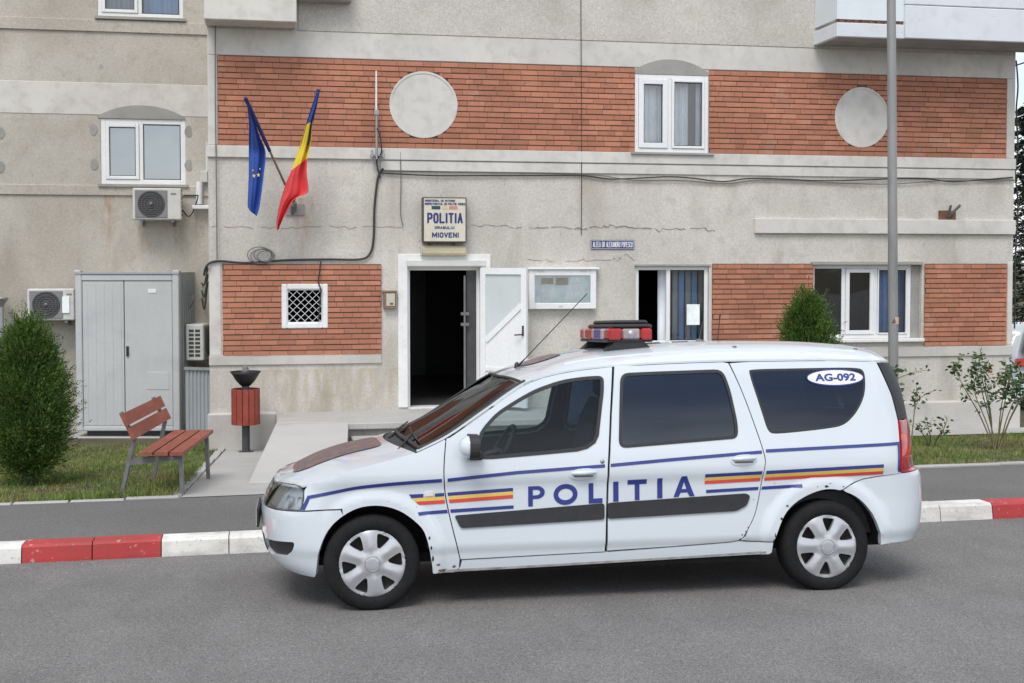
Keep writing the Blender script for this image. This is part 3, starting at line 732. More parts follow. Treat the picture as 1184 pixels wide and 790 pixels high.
mb.add([(xa,ya,zz0),(xb,ya,zz0),(xb,yb2,zz0),(xa,yb2,zz0),(xa,ya,zz1),(xb,ya,zz1),(xb,yb2,zz1),(xa,yb2,zz1)], [(7,6,5,4),(0,3,7,4),(1,5,6,2),(3,2,6,7)], 0)
for (p, q, r_, s_) in ((xa, x0, zz0, zz1), (x1, xb, zz0, zz1), (x0, x1, z1, zz1)): mb.add([(p, ya, r_), (q, ya, r_), (q, ya, s_), (p, ya, s_)], [(3, 2, 1, 0)], 0)
mb.box((xa+.02, ya+3.0, zz0), (xa+.5, ya+3.4, zz0+1.0), 0); mb.box((x0+.1, yb2-.06, zz0), (x0+.95, yb2-.01, zz0+2.0), 1)
mb.build('room', [M['hall'], M['tile']], BLD)
# narrow fixed leaf inside with bar handle
xm = W(541, 400)[0]; mb = MB(); mb.box((xm, WY+.12, z0+.015), (x1-fw_, WY+.16, z1-fw_), bev=.004); o = mb.build('door_leaf', M['steel_dark'], BLD)
m2 = MB(); xh = xm-.035; m2.tube([(xh, WY+.06, z0+.25), (xh, WY+.06, z1-.12)], .016); m2.box((xh-.05, WY+.05, z0+1.15), (xh+.06, WY+.12, z0+1.19)); m2.box((xh-.05, WY+.05, z0+1.3), (xh+.06, WY+.12, z0+1.34)); m2.build('handle', M['steel_grey'], o)
# open leaf, swung out
hx = x1-.0; free = fy(609.5, 306, WY-.50); P0 = Vector((hx, WY-.02, 0)); P1 = Vector((free.x, WY-.50, 0)); dv = (P1-P0).normalized(); wl = (P1-P0).length; P1 = P0+dv*wl; nrm = Vector((dv.y, -dv.x, 0))
if nrm.y > 0: nrm = -nrm
lz0, lz1 = z0+.03, z1-.01; H = lz1-lz0
def DP(u, z, o=0.): q = P0+dv*u+nrm*o; return Vector((q.x, q.y, z))
def dbar(mb, a, b, w, d=.05, o=0., mat=0):
    p = DP(a[0], a[1], o); q = DP(b[0], b[1], o); n = (q-p).normalized(); s_ = n.cross(nrm).normalized(); mb.obox((p+q)/2, n*((q-p).length/2), s_*(w/2), nrm*(d/2), mat)
mb = MB(); sw = .085
dbar(mb, (sw/2, lz0), (sw/2, lz1), sw); dbar(mb, (wl-sw/2, lz0), (wl-sw/2, lz1), sw)
for zz in (lz0+.05, lz1-.045): dbar(mb, (sw, zz), (wl-sw, zz), .09, .048)
zd0, zd1 = lz0+.92, lz0+1.42
dbar(mb, (sw, zd0), (wl-sw, zd1), .075, .049); dbar(mb, (sw, lz0+.52), (wl-sw, lz0+.52), .05, .047)
leaf = tag(mb.build('door', M['white_pvc'], BLD), 'white half glazed entrance door standing open')
mb = MB(); mb.add([DP(sw, zd0, 0), DP(wl-sw, zd1, 0), DP(wl-sw, lz1-.09, 0), DP(sw, lz1-.09, 0)], [(0, 1, 2, 3)]); mb.build('pane', M['frosted'], leaf)
mb = MB(); mb.add([DP(sw, lz0+.1, .004), DP(wl-sw, lz0+.1, .004), DP(wl-sw, zd1, .004), DP(sw, zd0, .004)], [(0, 1, 2, 3)]); mb.add([DP(sw, lz0+.1, -.006), DP(wl-sw, lz0+.1, -.006), DP(wl-sw, zd1, -.006), DP(sw, zd0, -.006)], [(3, 2, 1, 0)]); mb.build('door_panel', M['white_pvc'], leaf)
mb = MB(); zz = lz0+1.02
mb.tube([DP(wl-.05, zz+.12, .03), DP(wl-.05, zz-.02, .03)], .014); mb.tube([DP(wl-.045, zz, .03), DP(wl-.045, zz, .07), DP(wl-.16, zz-.01, .07)], .010); mb.build('handle', M['black'], leaf)

# landing, steps and wheel ramp
zl = z0-.015
mb = MB(); LX0, LX1 = .235, 4.3; LY = 16.62
mb.box((LX0, LY, zl-.085), (LX1, WY+.02, zl), bev=.012)
mr = MB(); mr.box((LX0+.02, LY+.045, -.6), (LX1-.02, WY, zl-.08))
n = 3; zb_ = gz(2, LY-.7)
for k in range(2):
    zt = zl-.165*(k+1); mb.box((1.16, LY-.32*(k+1), zt-.05), (LX1-.1, LY+.02, zt), bev=.01); mr.box((1.18, LY-.32*(k+1)+.045, -.6), (LX1-.12, LY+.03, zt-.045))
st_ = mb.build('steps', M['concrete'], BLD); mr.build('riser', M['riser'], st_)
mb = MB(); zr = gz(.3, 13.62)+.012
T = [(-.105, 13.62, zr), (.875, 13.38, gz(.8, 13.38)+.012), (1.13, LY+.05, zl+.004), (LX0+.0, LY+.3, zl+.004)]
B = [(p[0], p[1], -.7) for p in T]
mb.add(T+B, [(0, 1, 2, 3), (0, 4, 5, 1), (1, 5, 6, 2), (3, 7, 4, 0)]); mb.build('ramp', M['ramp'], BLD)

# balconies
zf = W(1100, 58)[1]; zu = zf
# depth from the front lower edge seen at photo row 45
def y_at(px, py, z):
    d = _r*((px-PX)/F) - _U*((py-PY)/F) + _F; t = (z-CH)/d.z; return d.y*t
BY = y_at(1100, 46.5, zu); bx_l = fy(968, 40, BY).x; bxr = WX1+.28; bm = fy(1046, 40, BY).x
mb = MB(); mb.box((bx_l, BY+.02, zu), (bxr, WY+.01, zu+.10), bev=.01)
B1 = tag(mb.build('balcony', M['cement'], BLD), 'painted balcony at top right')
mb = MB(); zl_ = fy(1000, 27, BY).z; mb.box((bx_l-.005, BY+.0, zu-.004), (bm, BY+.07, zl_), bev=.008)
mb.box((bx_l-.006, BY+.071, zu-.004), (bx_l+.06, WY, zl_), bev=.008); mb.build('parapet', M['balcony_paint'], B1)
mb = MB(); zp = fy(1000, 22.5, BY).z; mb.box((bx_l+.01, BY+.035, zp), (bm, BY+.05, zp+.95)); mb.box((bx_l+.012, BY+.052, zp), (bx_l+.03, WY-.02, zp+.95)); mb.build('infill_panel', M['balcony_panel'], B1)
mb = MB()
for k in range(9): xx = bx_l+.05+k*(bm-bx_l)/9; mb.box((xx, BY+.04, zl_-.01), (xx+rng.uniform(.04, .09), BY+.066, zp+.003))
mb.box((bx_l+.0, BY+.056, zl_), (bm-.05, BY+.062, zp)); mb.build('rail_bracket', M['rusty'], B1)
mb = MB(); zk = fy(1100, 8, BY-.03).z; mb.box((bm, BY-.03, zu+.0), (bxr, BY+.06, zk), bev=.01); mb.box((bm, BY-.025, zk+.012), (bxr, BY+.05, zk+.7), bev=.01); mb.box((bxr-.08, BY+.062, zu+.001), (bxr, WY, zk+.7), bev=.01)
mb.build('parapet', M['balcony_paint'], B1)
mb = MB(); a, zt = W(236, 22, WY-.5); b, _ = W(343, 22, WY-.5); mb.box((a, WY-.5, zt), (b, WY-.002, zt+1.3), bev=.01); tag(mb.build('balcony', M['plaster_smooth'], BLD), 'rendered bay at top left')
mb = MB(); a, zt = W(344, 3); b, _ = W(405, 3); mb.box((a, WY-.25, zt), (b, WY, zt+.3), bev=.01); mb.build('ledge', M['cement'], BLD)
# cracks and shallow seams in the render
def crack(pts, w=.006):
    P0 = catmull([Vector((*W(*p), 0)) for p in pts], 3); P = []
    for i in range(len(P0)-1):
        for t in range(3): q = P0[i].lerp(P0[i+1], t/3); P.append((q.x+rng.uniform(-.02, .02), WY-.0035, q.y+rng.normal(0, .012)))
    mb = MB()
    for i in range(len(P)-1):
        if rng.random() < .85: mb.bar(P[i], P[i+1], .004, w*rng.uniform(.3, 1.5), up=(0, 1, 0))
    mb.build('crack', M['crack'], BLD)
crack([(612, 264), (640, 262), (676, 264), (700, 261), (730, 262), (770, 265), (800, 264), (830, 267)], .016)
crack([(243, 262), (300, 263), (350, 262), (420, 262), (470, 263)], .006); crack([(545, 262), (575, 261), (605, 263)], .010)
crack([(611, 300), (650, 303), (690, 301), (715, 300), (724, 293), (733, 303)], .008)
# ================================================================== THINGS ON THE FACADE
def text_mesh(body, m, parent, name, x0, x1, z0, z1, Y, bold=0., depth=.002, align_fit=True):
    cu = bpy.data.curves.new(name, 'FONT'); cu.body = body; cu.offset = bold; cu.resolution_u = 3; cu.align_x = 'LEFT'
    t = bpy.data.objects.new(name, cu); COL.objects.link(t); bpy.context.view_layer.update()
    me = bpy.data.meshes.new_from_object(t.evaluated_get(bpy.context.evaluated_depsgraph_get()))
    V = [v.co.copy() for v in me.vertices]; Fs = [tuple(p.vertices) for p in me.polygons]
    bpy.data.objects.remove(t); bpy.data.curves.remove(cu); bpy.data.meshes.remove(me)
    ax0 = min(v.x for v in V); ax1 = max(v.x for v in V); az0 = min(v.y for v in V); az1 = max(v.y for v in V)
    V = [((v.x-ax0)/(ax1-ax0), (v.y-az0)/(az1-az0)) for v in V]
    if m is None: return V, Fs
    mb = MB(); fs = []
    for f in Fs:
        a, b, c = [V[i] for i in f[:3]]
        fs.append(f if (b[0]-a[0])*(c[1]-a[1])-(b[1]-a[1])*(c[0]-a[0]) > 0 else f[::-1])
    for k, dx in enumerate((0,) if bold <= 0 else (-bold, 0, bold)): mb.add([(x0+dx+(x1-x0)*v[0], Y-.0004*k, z0+(z1-z0)*v[1]) for v in V], fs)
    return mb.build(name, m, parent)

STROKES = {'A': [[(0, 0), (.5, 1), (1, 0)], [(.2, .36), (.8, .36)]], 'C': [[(1, .82), (.8, 1), (.2, 1), (0, .8), (0, .2), (.2, 0), (.8, 0), (1, .18)]], 'D': [[(0, 0), (0, 1), (.65, 1), (1, .75), (1, .25), (.65, 0), (0, 0)]],
 'E': [[(1, 0), (0, 0), (0, 1), (1, 1)], [(0, .52), (.8, .52)]], 'G': [[(1, .82), (.8, 1), (.2, 1), (0, .8), (0, .2), (.2, 0), (.8, 0), (1, .2), (1, .45), (.6, .45)]], 'I': [[(.5, 0), (.5, 1)]], 'L': [[(0, 1), (0, 0), (1, 0)]],
 'M': [[(0, 0), (0, 1), (.5, .25), (1, 1), (1, 0)]], 'N': [[(0, 0), (0, 1), (1, 0), (1, 1)]], 'O': [[(.25, 0), (0, .22), (0, .78), (.25, 1), (.75, 1), (1, .78), (1, .22), (.75, 0), (.25, 0)]],
 'P': [[(0, 0), (0, 1), (.75, 1), (1, .85), (1, .6), (.75, .45), (0, .45)]], 'R': [[(0, 0), (0, 1), (.75, 1), (1, .85), (1, .6), (.75, .47), (0, .47)], [(.5, .47), (1, 0)]], 'S': [[(1, .84), (.8, 1), (.2, 1), (0, .84), (0, .64), (.2, .52), (.8, .48), (1, .34), (1, .16), (.8, 0), (.2, 0), (0, .16)]],
 'T': [[(.5, 0), (.5, 1)], [(0, 1), (1, 1)]], 'U': [[(0, 1), (0, .2), (.22, 0), (.78, 0), (1, .2), (1, 1)]], 'V': [[(0, 1), (.5, 0), (1, 1)]], 'X': [[(0, 0), (1, 1)], [(0, 1), (1, 0)]], ' ': []}
def sign_text(body, m, parent, x0, x1, z0, z1, Y, wt, gap=.45):
    """painted capitals built from flat strokes, fitted between x0 and x1"""
    ws = [.12 if c == 'I' else 1.35 if c == 'M' else .5 if c == ' ' else 1. for c in body]; tot = sum(ws)+gap*(len(body)-1); u = (x1-x0-wt)/tot; x = x0+wt/2; mb = MB(); k = 0; h = z1-z0-wt
    for c, w_ in zip(body, ws):
        for st in STROKES[c]:
            P = [Vector((x+p[0]*w_*u, 0, z0+wt/2+p[1]*h)) for p in st]
            for i in range(len(P)-1):
                d = (P[i+1]-P[i]).normalized(); n_ = Vector((-d.z, 0, d.x))*(wt/2); e = d*(wt*.42); k += 1; yy = Vector((0, Y-.00012*(k % 12), 0))
                mb.add([P[i]-e-n_+yy, P[i+1]+e-n_+yy, P[i+1]+e+n_+yy, P[i]-e+n_+yy], [(0, 1, 2, 3)])
        x += (w_+gap)*u
    return mb.build('lettering', m, parent)
# illuminated style sign box
r = rect(487, 228.5, 537.5, 281)
S = thing('police_sign', 'square yellowed box sign in blue letters above the entrance door', 'sign', ((r[0]+r[1])/2, WY-.08, r[2]))
mb = MB(); mb.box((r[0], WY-.16, r[2]), (r[1], WY-.02, r[3]), bev=.008); mb.build('sign_box', M['sign_dark'], S)
w, h = r[1]-r[0], r[3]-r[2]
mb = MB(); mb.box((r[0]+.018, WY-.166, r[2]+.02), (r[1]-.018, WY-.155, r[3]-.018)); mb.build('sign_face', M['sign_face'], S)
def sx(t): return r[0]+w*t
def sz(t): return r[3]-h*t
Yt = WY-.169
for body, a, b, t0, t1, wt, gp in (('MINISTERUL DE INTERNE', .05, .74, .055, .105, .0065, .5), ('INSPECTORATUL DE POLITIE ARGES', .045, .965, .125, .175, .0065, .5), ('POLITIA', .10, .91, .345, .575, .026, .75), ('ORASULUI', .27, .72, .64, .70, .009, .6), ('MIOVENI', .21, .82, .775, .89, .016, .6)):
    sign_text(body, M['sign_blue'], S, sx(a), sx(b), sz(t1), sz(t0), Yt, wt, gp)
for a, b, m in ((.2, .4, 'flag_green'), (.44, .58, 'flag_cream'), (.60, .79, 'flag_pink')):
    mb = MB(); mb.box((sx(a), Yt, sz(.27)), (sx(b), Yt+.006, sz(.195))); mb.build('tricolour_field', M[m], S)
for xx in (r[0]+.1, r[1]-.16): mb = MB(); mb.box((xx, WY-.12, r[2]-.03), (xx+.06, WY-.01, r[2]+.01)); mb.build('bracket', M['rusty'], S)
r2 = rect(486, 284.5, 538.5, 295.5)
S = thing('wall_lamp', 'long yellowed tube lamp directly under the square police sign', 'lamp', ((r2[0]+r2[1])/2, WY-.05, r2[2]))
mb = MB(); P = [(-.0, 0), (.09, 0), (.105, .03), (.105, .09), (.085, .13), (0, .13)]; P = [(WY-p[0], r2[2]+p[1]*(r2[3]-r2[2])/.13) for p in P]
mb.prism(P, 'X', r2[0]+.02, r2[1]-.02); mb.build('lamp_cover', M['lamp_beige'], S)
mb = MB(); mb.box((r2[0], WY-.095, r2[2]-.005), (r2[0]+.02, WY, r2[3]+.005), bev=.005); mb.box((r2[1]-.02, WY-.095, r2[2]-.005), (r2[1], WY, r2[3]+.005), bev=.005); mb.build('end_cap', M['beige'], S)
# street name plate
r = rect(683, 277.5, 733, 288.5)
S = thing('street_sign', 'small dark blue enamel street name plate with white border and letters', 'sign', ((r[0]+r[1])/2, WY-.01, r[2]))
mb = MB(); mb.box((r[0], WY-.016, r[2]), (r[1], WY-.002, r[3]), bev=.003); mb.build('plate', M['plate_blue'], S)
mb = MB(); e = .007
for a, b in (((r[0]+e, r[2]+e), (r[1]-e, r[2]+e+.005)), ((r[0]+e, r[3]-e-.005), (r[1]-e, r[3]-e)), ((r[0]+e, r[2]+e+.005), (r[0]+e+.005, r[3]-e-.005)), ((r[1]-e-.005, r[2]+e+.005), (r[1]-e, r[3]-e-.005))): mb.box((a[0], WY-.018, a[1]), (b[0], WY-.0155, b[1]))
mb.build('border', M['plate_white'], S)
sign_text('ALEEA DR ALEXANDRU POPESCU', M['plate_white'], S, r[0]+.026, r[1]-.026, r[2]+.03, r[3]-.026, WY-.0185, .0085, .5)
# notice board
r = rect(610, 312, 687.5, 357)
S = thing('notice_board', 'white framed glazed notice board with pale papers right of the open door', 'notice board', ((r[0]+r[1])/2, WY-.06, r[2]))
mb = MB(); fw2 = .085
mb.box((r[0], WY-.10, r[2]), (r[0]+fw2, WY, r[3]), bev=.008); mb.box((r[1]-fw2, WY-.10, r[2]), (r[1], WY, r[3]), bev=.008); mb.box((r[0]+fw2, WY-.099, r[2]), (r[1]-fw2, WY, r[2]+fw2), bev=.008); mb.box((r[0]+fw2, WY-.099, r[3]-fw2), (r[1]-fw2, WY, r[3]), bev=.008)
mb.build('frame', M['white_pvc'], S)
mb = MB(); mb.box((r[0]-.02, WY-.13, r[3]+.002), (r[1]+.04, WY, r[3]+.03), bev=.006); mb.build('rain_cap', M['white_pvc'], S)
mb = MB(); mb.box((r[0]+.05, WY-.066, r[2]+.05), (r[1]-.05, WY-.012, r[3]-.05)); mb.build('backboard', M['paper_green'], S)
for a, b, c, d, m in ((.10, .36, .12, .62, 'paper'), (.40, .52, .10, .5, 'paper_green'), (.54, .70, .14, .66, 'paper'), (.72, .90, .2, .7, 'paper'), (.12, .34, .7, .92, 'beige'), (.38, .6, .66, .93, 'beige'), (.63, .9, .75, .94, 'paper')):
    ww, hh = r[1]-r[0]-.17, r[3]-r[2]-.17
    mb = MB(); mb.box((r[0]+.085+ww*a, WY-.072, r[2]+.085+hh*c), (r[0]+.085+ww*b, WY-.065, r[2]+.085+hh*d)); mb.build('paper_sheet', M[m], S)
mb = MB(); mb.add([(r[0]+fw2, WY-.085, r[2]+fw2), (r[1]-fw2, WY-.085, r[2]+fw2), (r[1]-fw2, WY-.085, r[3]-fw2), (r[0]+fw2, WY-.085, r[3]-fw2)], [(0, 1, 2, 3)]); mb.build('pane', M['pane_clear'], S)
mb = MB(); xm = (r[0]+r[1])/2-.06; mb.box((xm, WY-.106, r[2]+.035), (xm+.06, WY-.098, r[2]+.055), bev=.003); mb.box((r[0]+.12, WY-.106, r[3]-.03), (r[0]+.22, WY-.098, r[3]-.004)); mb.box((r[1]-.24, WY-.106, r[3]-.03), (r[1]-.14, WY-.098, r[3]-.004)); mb.build('hinge', M['ac'], S)
# letter box by the door
r = rect(443, 337, 457.5, 357)
S = thing('letter_box', 'small weathered brown and beige box on the wall left of the door', 'box', ((r[0]+r[1])/2, WY-.05, r[2]))
mb = MB(); mb.box((r[0], WY-.09, r[2]), (r[1], WY-.002, r[3]), bev=.008); mb.box((r[0]-.01, WY-.10, r[3]-.012), (r[1]+.01, WY-.002, r[3]+.012), bev=.004); mb.build('box_body', M['wood_box'], S)
mb = MB(); mb.box((r[0]+.035, WY-.098, r[2]+.04), (r[1]-.02, WY-.088, r[3]-.03), bev=.003); mb.build('flap', M['beige'], S)
mb = MB(); mb.box((r[0]+.085, WY-.104, r[2]+.06), (r[1]-.045, WY-.097, r[2]+.085)); mb.build('lock', M['rusty'], S)
# rusty bracket plate on the right
r = rect(1085, 243.5, 1104, 254.5)
S = thing('flag_bracket', 'rusty empty flag holder plate with two stub tubes on the wall at right', 'bracket', ((r[0]+r[1])/2, WY-.05, r[2]))
mb = MB(); mb.box((r[0], WY-.03, r[2]), (r[1], WY-.002, r[3]), bev=.004); mb.build('plate', M['rusty'], S)
for dx, dz, rr in ((.13, .14, .022), (-.02, .13, .02)):
    mb = MB(); x = (r[0]+r[1])/2; mb.tube([(x+dx*.15, WY-.03, r[2]+.05), (x+dx, WY-.16, r[3]+dz*.55)], rr); mb.build('socket', M['cable_grey'], S)
# antenna mast
S = thing('wall_antenna', 'thin white and grey aerial mast clamped to the string course over the brick', 'antenna', (W(436, 178)[0], WY-.12, W(436, 180)[1]))
Ya = WY-.14
def AP(px, py): q = fy(px, py, Ya); return (q.x, Ya, q.z)
mb = MB(); mb.tube([AP(435, 130), AP(435, 82)], [.014, .011]); mb.build('radome', M['white_pvc'], S)
mb = MB(); mb.tube([AP(435.5, 184), AP(435.2, 128)], .017); mb.build('mast', M['metal'], S)
mb = MB(); q = AP(435.2, 130); mb.box((q[0]-.035, Ya-.03, q[2]-.04), (q[0]+.035, Ya+.03, q[2]+.035), bev=.008)
q = AP(436.5, 178); mb.box((q[0]-.09, Ya-.01, q[2]-.03), (q[0]+.10, WY-.03, q[2]-.005), bev=.004); mb.box((q[0]-.09, Ya-.04, q[2]-.05), (q[0]-.06, Ya+.03, q[2]+.05), bev=.004); mb.box((q[0]+.06, Ya-.04, q[2]-.05), (q[0]+.09, Ya+.03, q[2]+.05), bev=.004); mb.build('clamp', M['metal'], S)

def cable(label, pts, r, m='cable', Y=WY-.03, n=7, raw=False):
    P = [p if raw else (W(*p[:2], Y=(p[2] if len(p) > 2 else Y))[0], (p[2] if len(p) > 2 else Y), W(*p[:2], Y=(p[2] if len(p) > 2 else Y))[1]) for p in pts]
    mb = MB(); mb.tube(catmull(P, n), r, 6); o = mb.build('cable', M[m], None, world='rebase')
    return tag(o, label, 'cable')
cable('thick black cable dropping from the aerial and running left above the small lattice window', [(443, 195), (437, 206), (433, 240), (432, 275), (428, 293), (416, 300), (380, 300), (330, 301), (285, 304), (255, 302), (243, 304), (238, 310), (236, 318, 18.5)], .017)
cable('black lead looping from the aerial clamp to the thick cable', [(436, 148, Ya-.04), (440, 160, Ya-.05), (441, 176, Ya-.05), (436, 185), (437, 196), (440, 206)], .010)
cable('thin dark cable sagging along the string course across the front wall', [(440, 200), (500, 203), (560, 203), (620, 203), (672, 203), (705, 207), (740, 206), (772, 204.5), (800, 206), (835, 210), (865, 206.5), (900, 207), (950, 209), (1000, 208), (1060, 206), (1100, 210), (1135, 208), (1171, 205)], .010)
cable('second thin grey cable under the string course', [(442, 197), (540, 199), (672, 201), (730, 208), (790, 209), (840, 212), (880, 208), (960, 211), (1025, 213), (1090, 209), (1130, 209), (1172, 209)], .007, 'cable_grey')
cable('thin vertical wire hanging down from the roof to the name plate', [(671.5, -20), (672, 80), (672.5, 160), (672, 272)], .0055)
cable('short thin drop wire left of the police sign', [(463, 176), (463.5, 215), (463, 245), (466, 262)], .007, 'cable_grey')
cable('cable from the coil into the top of the small lattice window', [(371, 302), (369, 318), (368, 326), (371, 336), (370, 352), (368, 372)], .010, Y=WY-.06)
cable('thin conduit up the left corner of the front wall', [(249, 30), (249, 120), (250, 200), (251, 300)], .009, 'cable_grey', Y=WY-.05)
mb = MB()
for k in range(4):
    c = W(300+2.5*k, 295+1.5*(k % 2)); ring = [(c[0]+(.16-.014*k)*math.cos(t), WY-.045-.008*k, c[1]+(.11-.012*k)*math.sin(t)) for t in [2*math.pi*i/26+k for i in range(27)]]; mb.tube(ring, .0065, 5)
tag(mb.build('cable_coil', M['cable_grey'], None, world='rebase'), 'loose coil of grey cable hanging over the upper left corner of the lower brick panel', 'cable')

# ---------------------------------------------------------------- flags
def flag(name, label, base, tip, sleeve_px, Ybase, Ytip, rows, mats, sleeve_mat):
    b = fy(*base, Ybase); t = fy(*tip, Ytip)
    T_ = thing(name, label, 'flag', b)
    mb = MB(); mb.tube([b, t], [.016, .014]); mb.build('pole', M['wood_pole'], T_)
    mb = MB(); k0 = (sleeve_px[1]-base[1])/(tip[1]-base[1]); mb.tube([b.lerp(t, k0), b.lerp(t, .5+k0/2), t+(t-b).normalized()*.01], [.022, .026, .024]); mb.build('sleeve', M[sleeve_mat], T_)
    # cloth: rows of (left px, right px, material to the next row)
    n = 14; vs = []; fs = []; ms = []
    Pc = []
    for (l, q, m_) in rows: Pc.append((Vector((*l, 0)), Vector((*q, 0)), m_))
    L_ = catmull([p[0] for p in Pc], 5); Q_ = catmull([p[1] for p in Pc], 5)
    for i in range(len(L_)):
        f = i/(len(L_)-1)
        for j in range(n+1):
            u = j/n; p = L_[i].lerp(Q_[i], u); kk = min(1, max(0, (p.y-base[1])/(tip[1]-base[1]))); Yp = Ybase+(Ytip-Ybase)*max(kk, k0*.98)
            amp = .05*min(1, f*3)
            Yw = Yp-.03+amp*math.sin(u*8.5+f*3.0)+amp*.5*math.sin(u*17+f*2)
            w = fy(p.x, p.y, Yw); vs.append(tuple(w))
    for i in range(len(L_)-1):
        for j in range(n):
            a = i*(n+1)+j; fs.append((a, a+n+1, a+n+2, a+1)); ms.append(Pc[min(i//5, len(Pc)-1)][2])
    mb = MB()
    mb.add(vs, fs, 0, True); mb.m = ms
    o = mb.build('cloth', [M[m] for m in mats], T_)
    md = o.modifiers.new('thick', 'SOLIDIFY'); md.thickness = .003
    return T_
Tf = flag('eu_flag', 'plain blue flag with yellow stars hanging limp from the left pole of the pair', (341, 238), (284, 114), (308.5, 173), WY-.05, WY-.95,
    [((285.5, 119), (287, 122), 0), ((288, 140), (294, 141), 0), ((288, 160), (301, 160), 0), ((287.7, 180), (307, 177), 0), ((287.5, 205), (304.5, 205), 0), ((286.5, 230), (301.5, 230), 0), ((286.5, 239), (299.5, 242), 0), ((289, 244), (297, 250), 0)], ['flag_blue'], 'flag_navy')
mb = MB()
for px, py, rr in ((293.6, 203.5, 2.6), (298.8, 202.5, 2.6), (292.4, 197, 1.3), (300.5, 195.5, 1.2)):
    c = fy(px, py, WY-.66); P = []
    for k in range(10):
        a = math.pi/2+k*math.pi/5; q = (rr if k % 2 == 0 else rr*.45)*.0113; P.append((c.x+q*math.cos(a)*.75, c.z+q*math.sin(a)))
    mb.prism(P, 'Y', WY-.675, WY-.670)
mb.build('star', M['flag_yellow'], Tf)
flag('romanian_flag', 'blue yellow and red flag hanging from the right pole of the pair', (338.5, 240), (368, 104.5), (359, 166), WY-.05, WY-.80,
    [((366.5, 106), (368.5, 106), 0), ((361, 122), (366, 124), 0), ((354, 144), (361.5, 140), 1), ((347, 168), (359.5, 163), 1), ((337, 197), (355.5, 183), 2), ((331, 211), (354.5, 200), 2), ((326.5, 225), (356, 222), 2), ((322.5, 240), (342, 229), 2), ((319.5, 257), (331, 246), 2), ((320.5, 267), (322, 265), 2)], ['flag_blue', 'flag_yellow', 'flag_red'], 'flag_navy')
r = rect(330, 235.5, 352, 249.5)
S = thing('flag_bracket', 'weathered two socket wall plate holding the blue flag and the tricolour', 'bracket', ((r[0]+r[1])/2, WY-.05, r[2]))
mb = MB(); mb.box((r[0], WY-.025, r[2]), (r[1], WY-.002, r[3]), bev=.004); mb.build('plate', M['cement'], S)
for px, py in ((341, 240), (338.5, 243)):
    c = fy(px, py, WY-.05); mb = MB(); mb.tube([(c.x, WY-.02, c.z-.05), (c.x, WY-.10, c.z+.06)], .026); mb.build('socket', M['steel_grey'], S)

# ---------------------------------------------------------------- air conditioners
def ac_unit(loc, rz, label, w=.78, h=.54, d=.28, grp='air conditioner outdoor units'):
    T_ = thing('air_conditioner', label, 'air conditioner', loc, rz, grp)
    mb = MB(); mb.box((-w/2, -d, 0), (w/2, 0, h), bev=.015); mb.build('casing', M['ac'], T_, world=False)
    mb = MB(); a, b = -w/2+.035, -w/2+.51; mb.box((a, -d-.012, .03), (b, -d+.005, h-.03), bev=.008); g = mb.build('fan_grille', M['mid_grille'], T_, world=False)
    c = ((a+b)/2, -d-.013, h/2); m2 = MB(); m2.lathe([(.20, 0), (.20, -.006), (.0, -.006)], c, 'Y', 28, smooth=False); m2.build('fan_opening', M['dark_grille'], g, world=False)
    m2 = MB()
    for rr in (.055, .10, .145, .19): m2.tube([(c[0]+rr*math.cos(t), c[1]-.012, c[2]+rr*math.sin(t)) for t in [2*math.pi*i/28 for i in range(29)]], .0035, 4)
    for k in range(13): 
        z = -.18+.03*k; x = math.sqrt(max(0, .19**2-z*z)); m2.bar((c[0]-x, c[1]-.012, c[2]+z), (c[0]+x, c[1]-.012, c[2]+z), .004, .004)
    m2.lathe([(.03, 0), (.03, -.008), (0, -.010)], (c[0], c[1]-.014, c[2]), 'Y', 16); m2.build('fan_guard', M['steel_grey'], g, world=False)
    mb = MB(); mb.box((b+.05, -d-.003, h-.10), (b+.13, -d+.004, h-.07), bev=.002); mb.build('badge', M['mid_grille'], T_, world=False)
    mb = MB()
    for x in (-w*.32, w*.32): mb.box((x-.02, -d-.02, -.035), (x+.02, .12, -.005)); mb.box((x-.02, .08, -.09), (x+.02, .115, -.036))
    mb.build('bracket', M['steel_grey'], T_, world=False)
    mb = MB()                                 # end louvres
    for i in range(2):
        for k in range(7):
            for e_ in ((-1,) if rz else (1,)): mb.box((e_*(w/2-.004), -d+.05+.095*i, .06+.062*k), (e_*(w/2+.003), -d+.125+.095*i, .10+.062*k))
    mb.build('side_louvre', M['dark_grille'], T_, world=False)
    return T_
a = W(153.5, 254, WINGY-.4); b = W(209.5, 218, WINGY-.4)
ac_unit(((a[0]+b[0])/2, WINGY-.12, a[1]), 0, 'air conditioner hung on the wing wall directly under the mirror bright window', w=b[0]-a[0], h=b[1]-a[1])
a = W(31.5, 371, WINGY-.4); b = W(86, 334, WINGY-.4)
ac_unit(((a[0]+b[0])/2, WINGY-.12, a[1]), 0, 'air conditioner low on the wall behind the big left bush, beside the cabinet', w=b[0]-a[0], h=b[1]-a[1])
mb = MB(); p = W(72, 362, WINGY-.42); q = W(80, 343, WINGY-.42); mb.box((p[0], WINGY-.42, p[1]), (q[0], WINGY-.40, q[1])); mb.build('energy_label', M['paper'], bpy.data.objects['air_conditioner.001'])
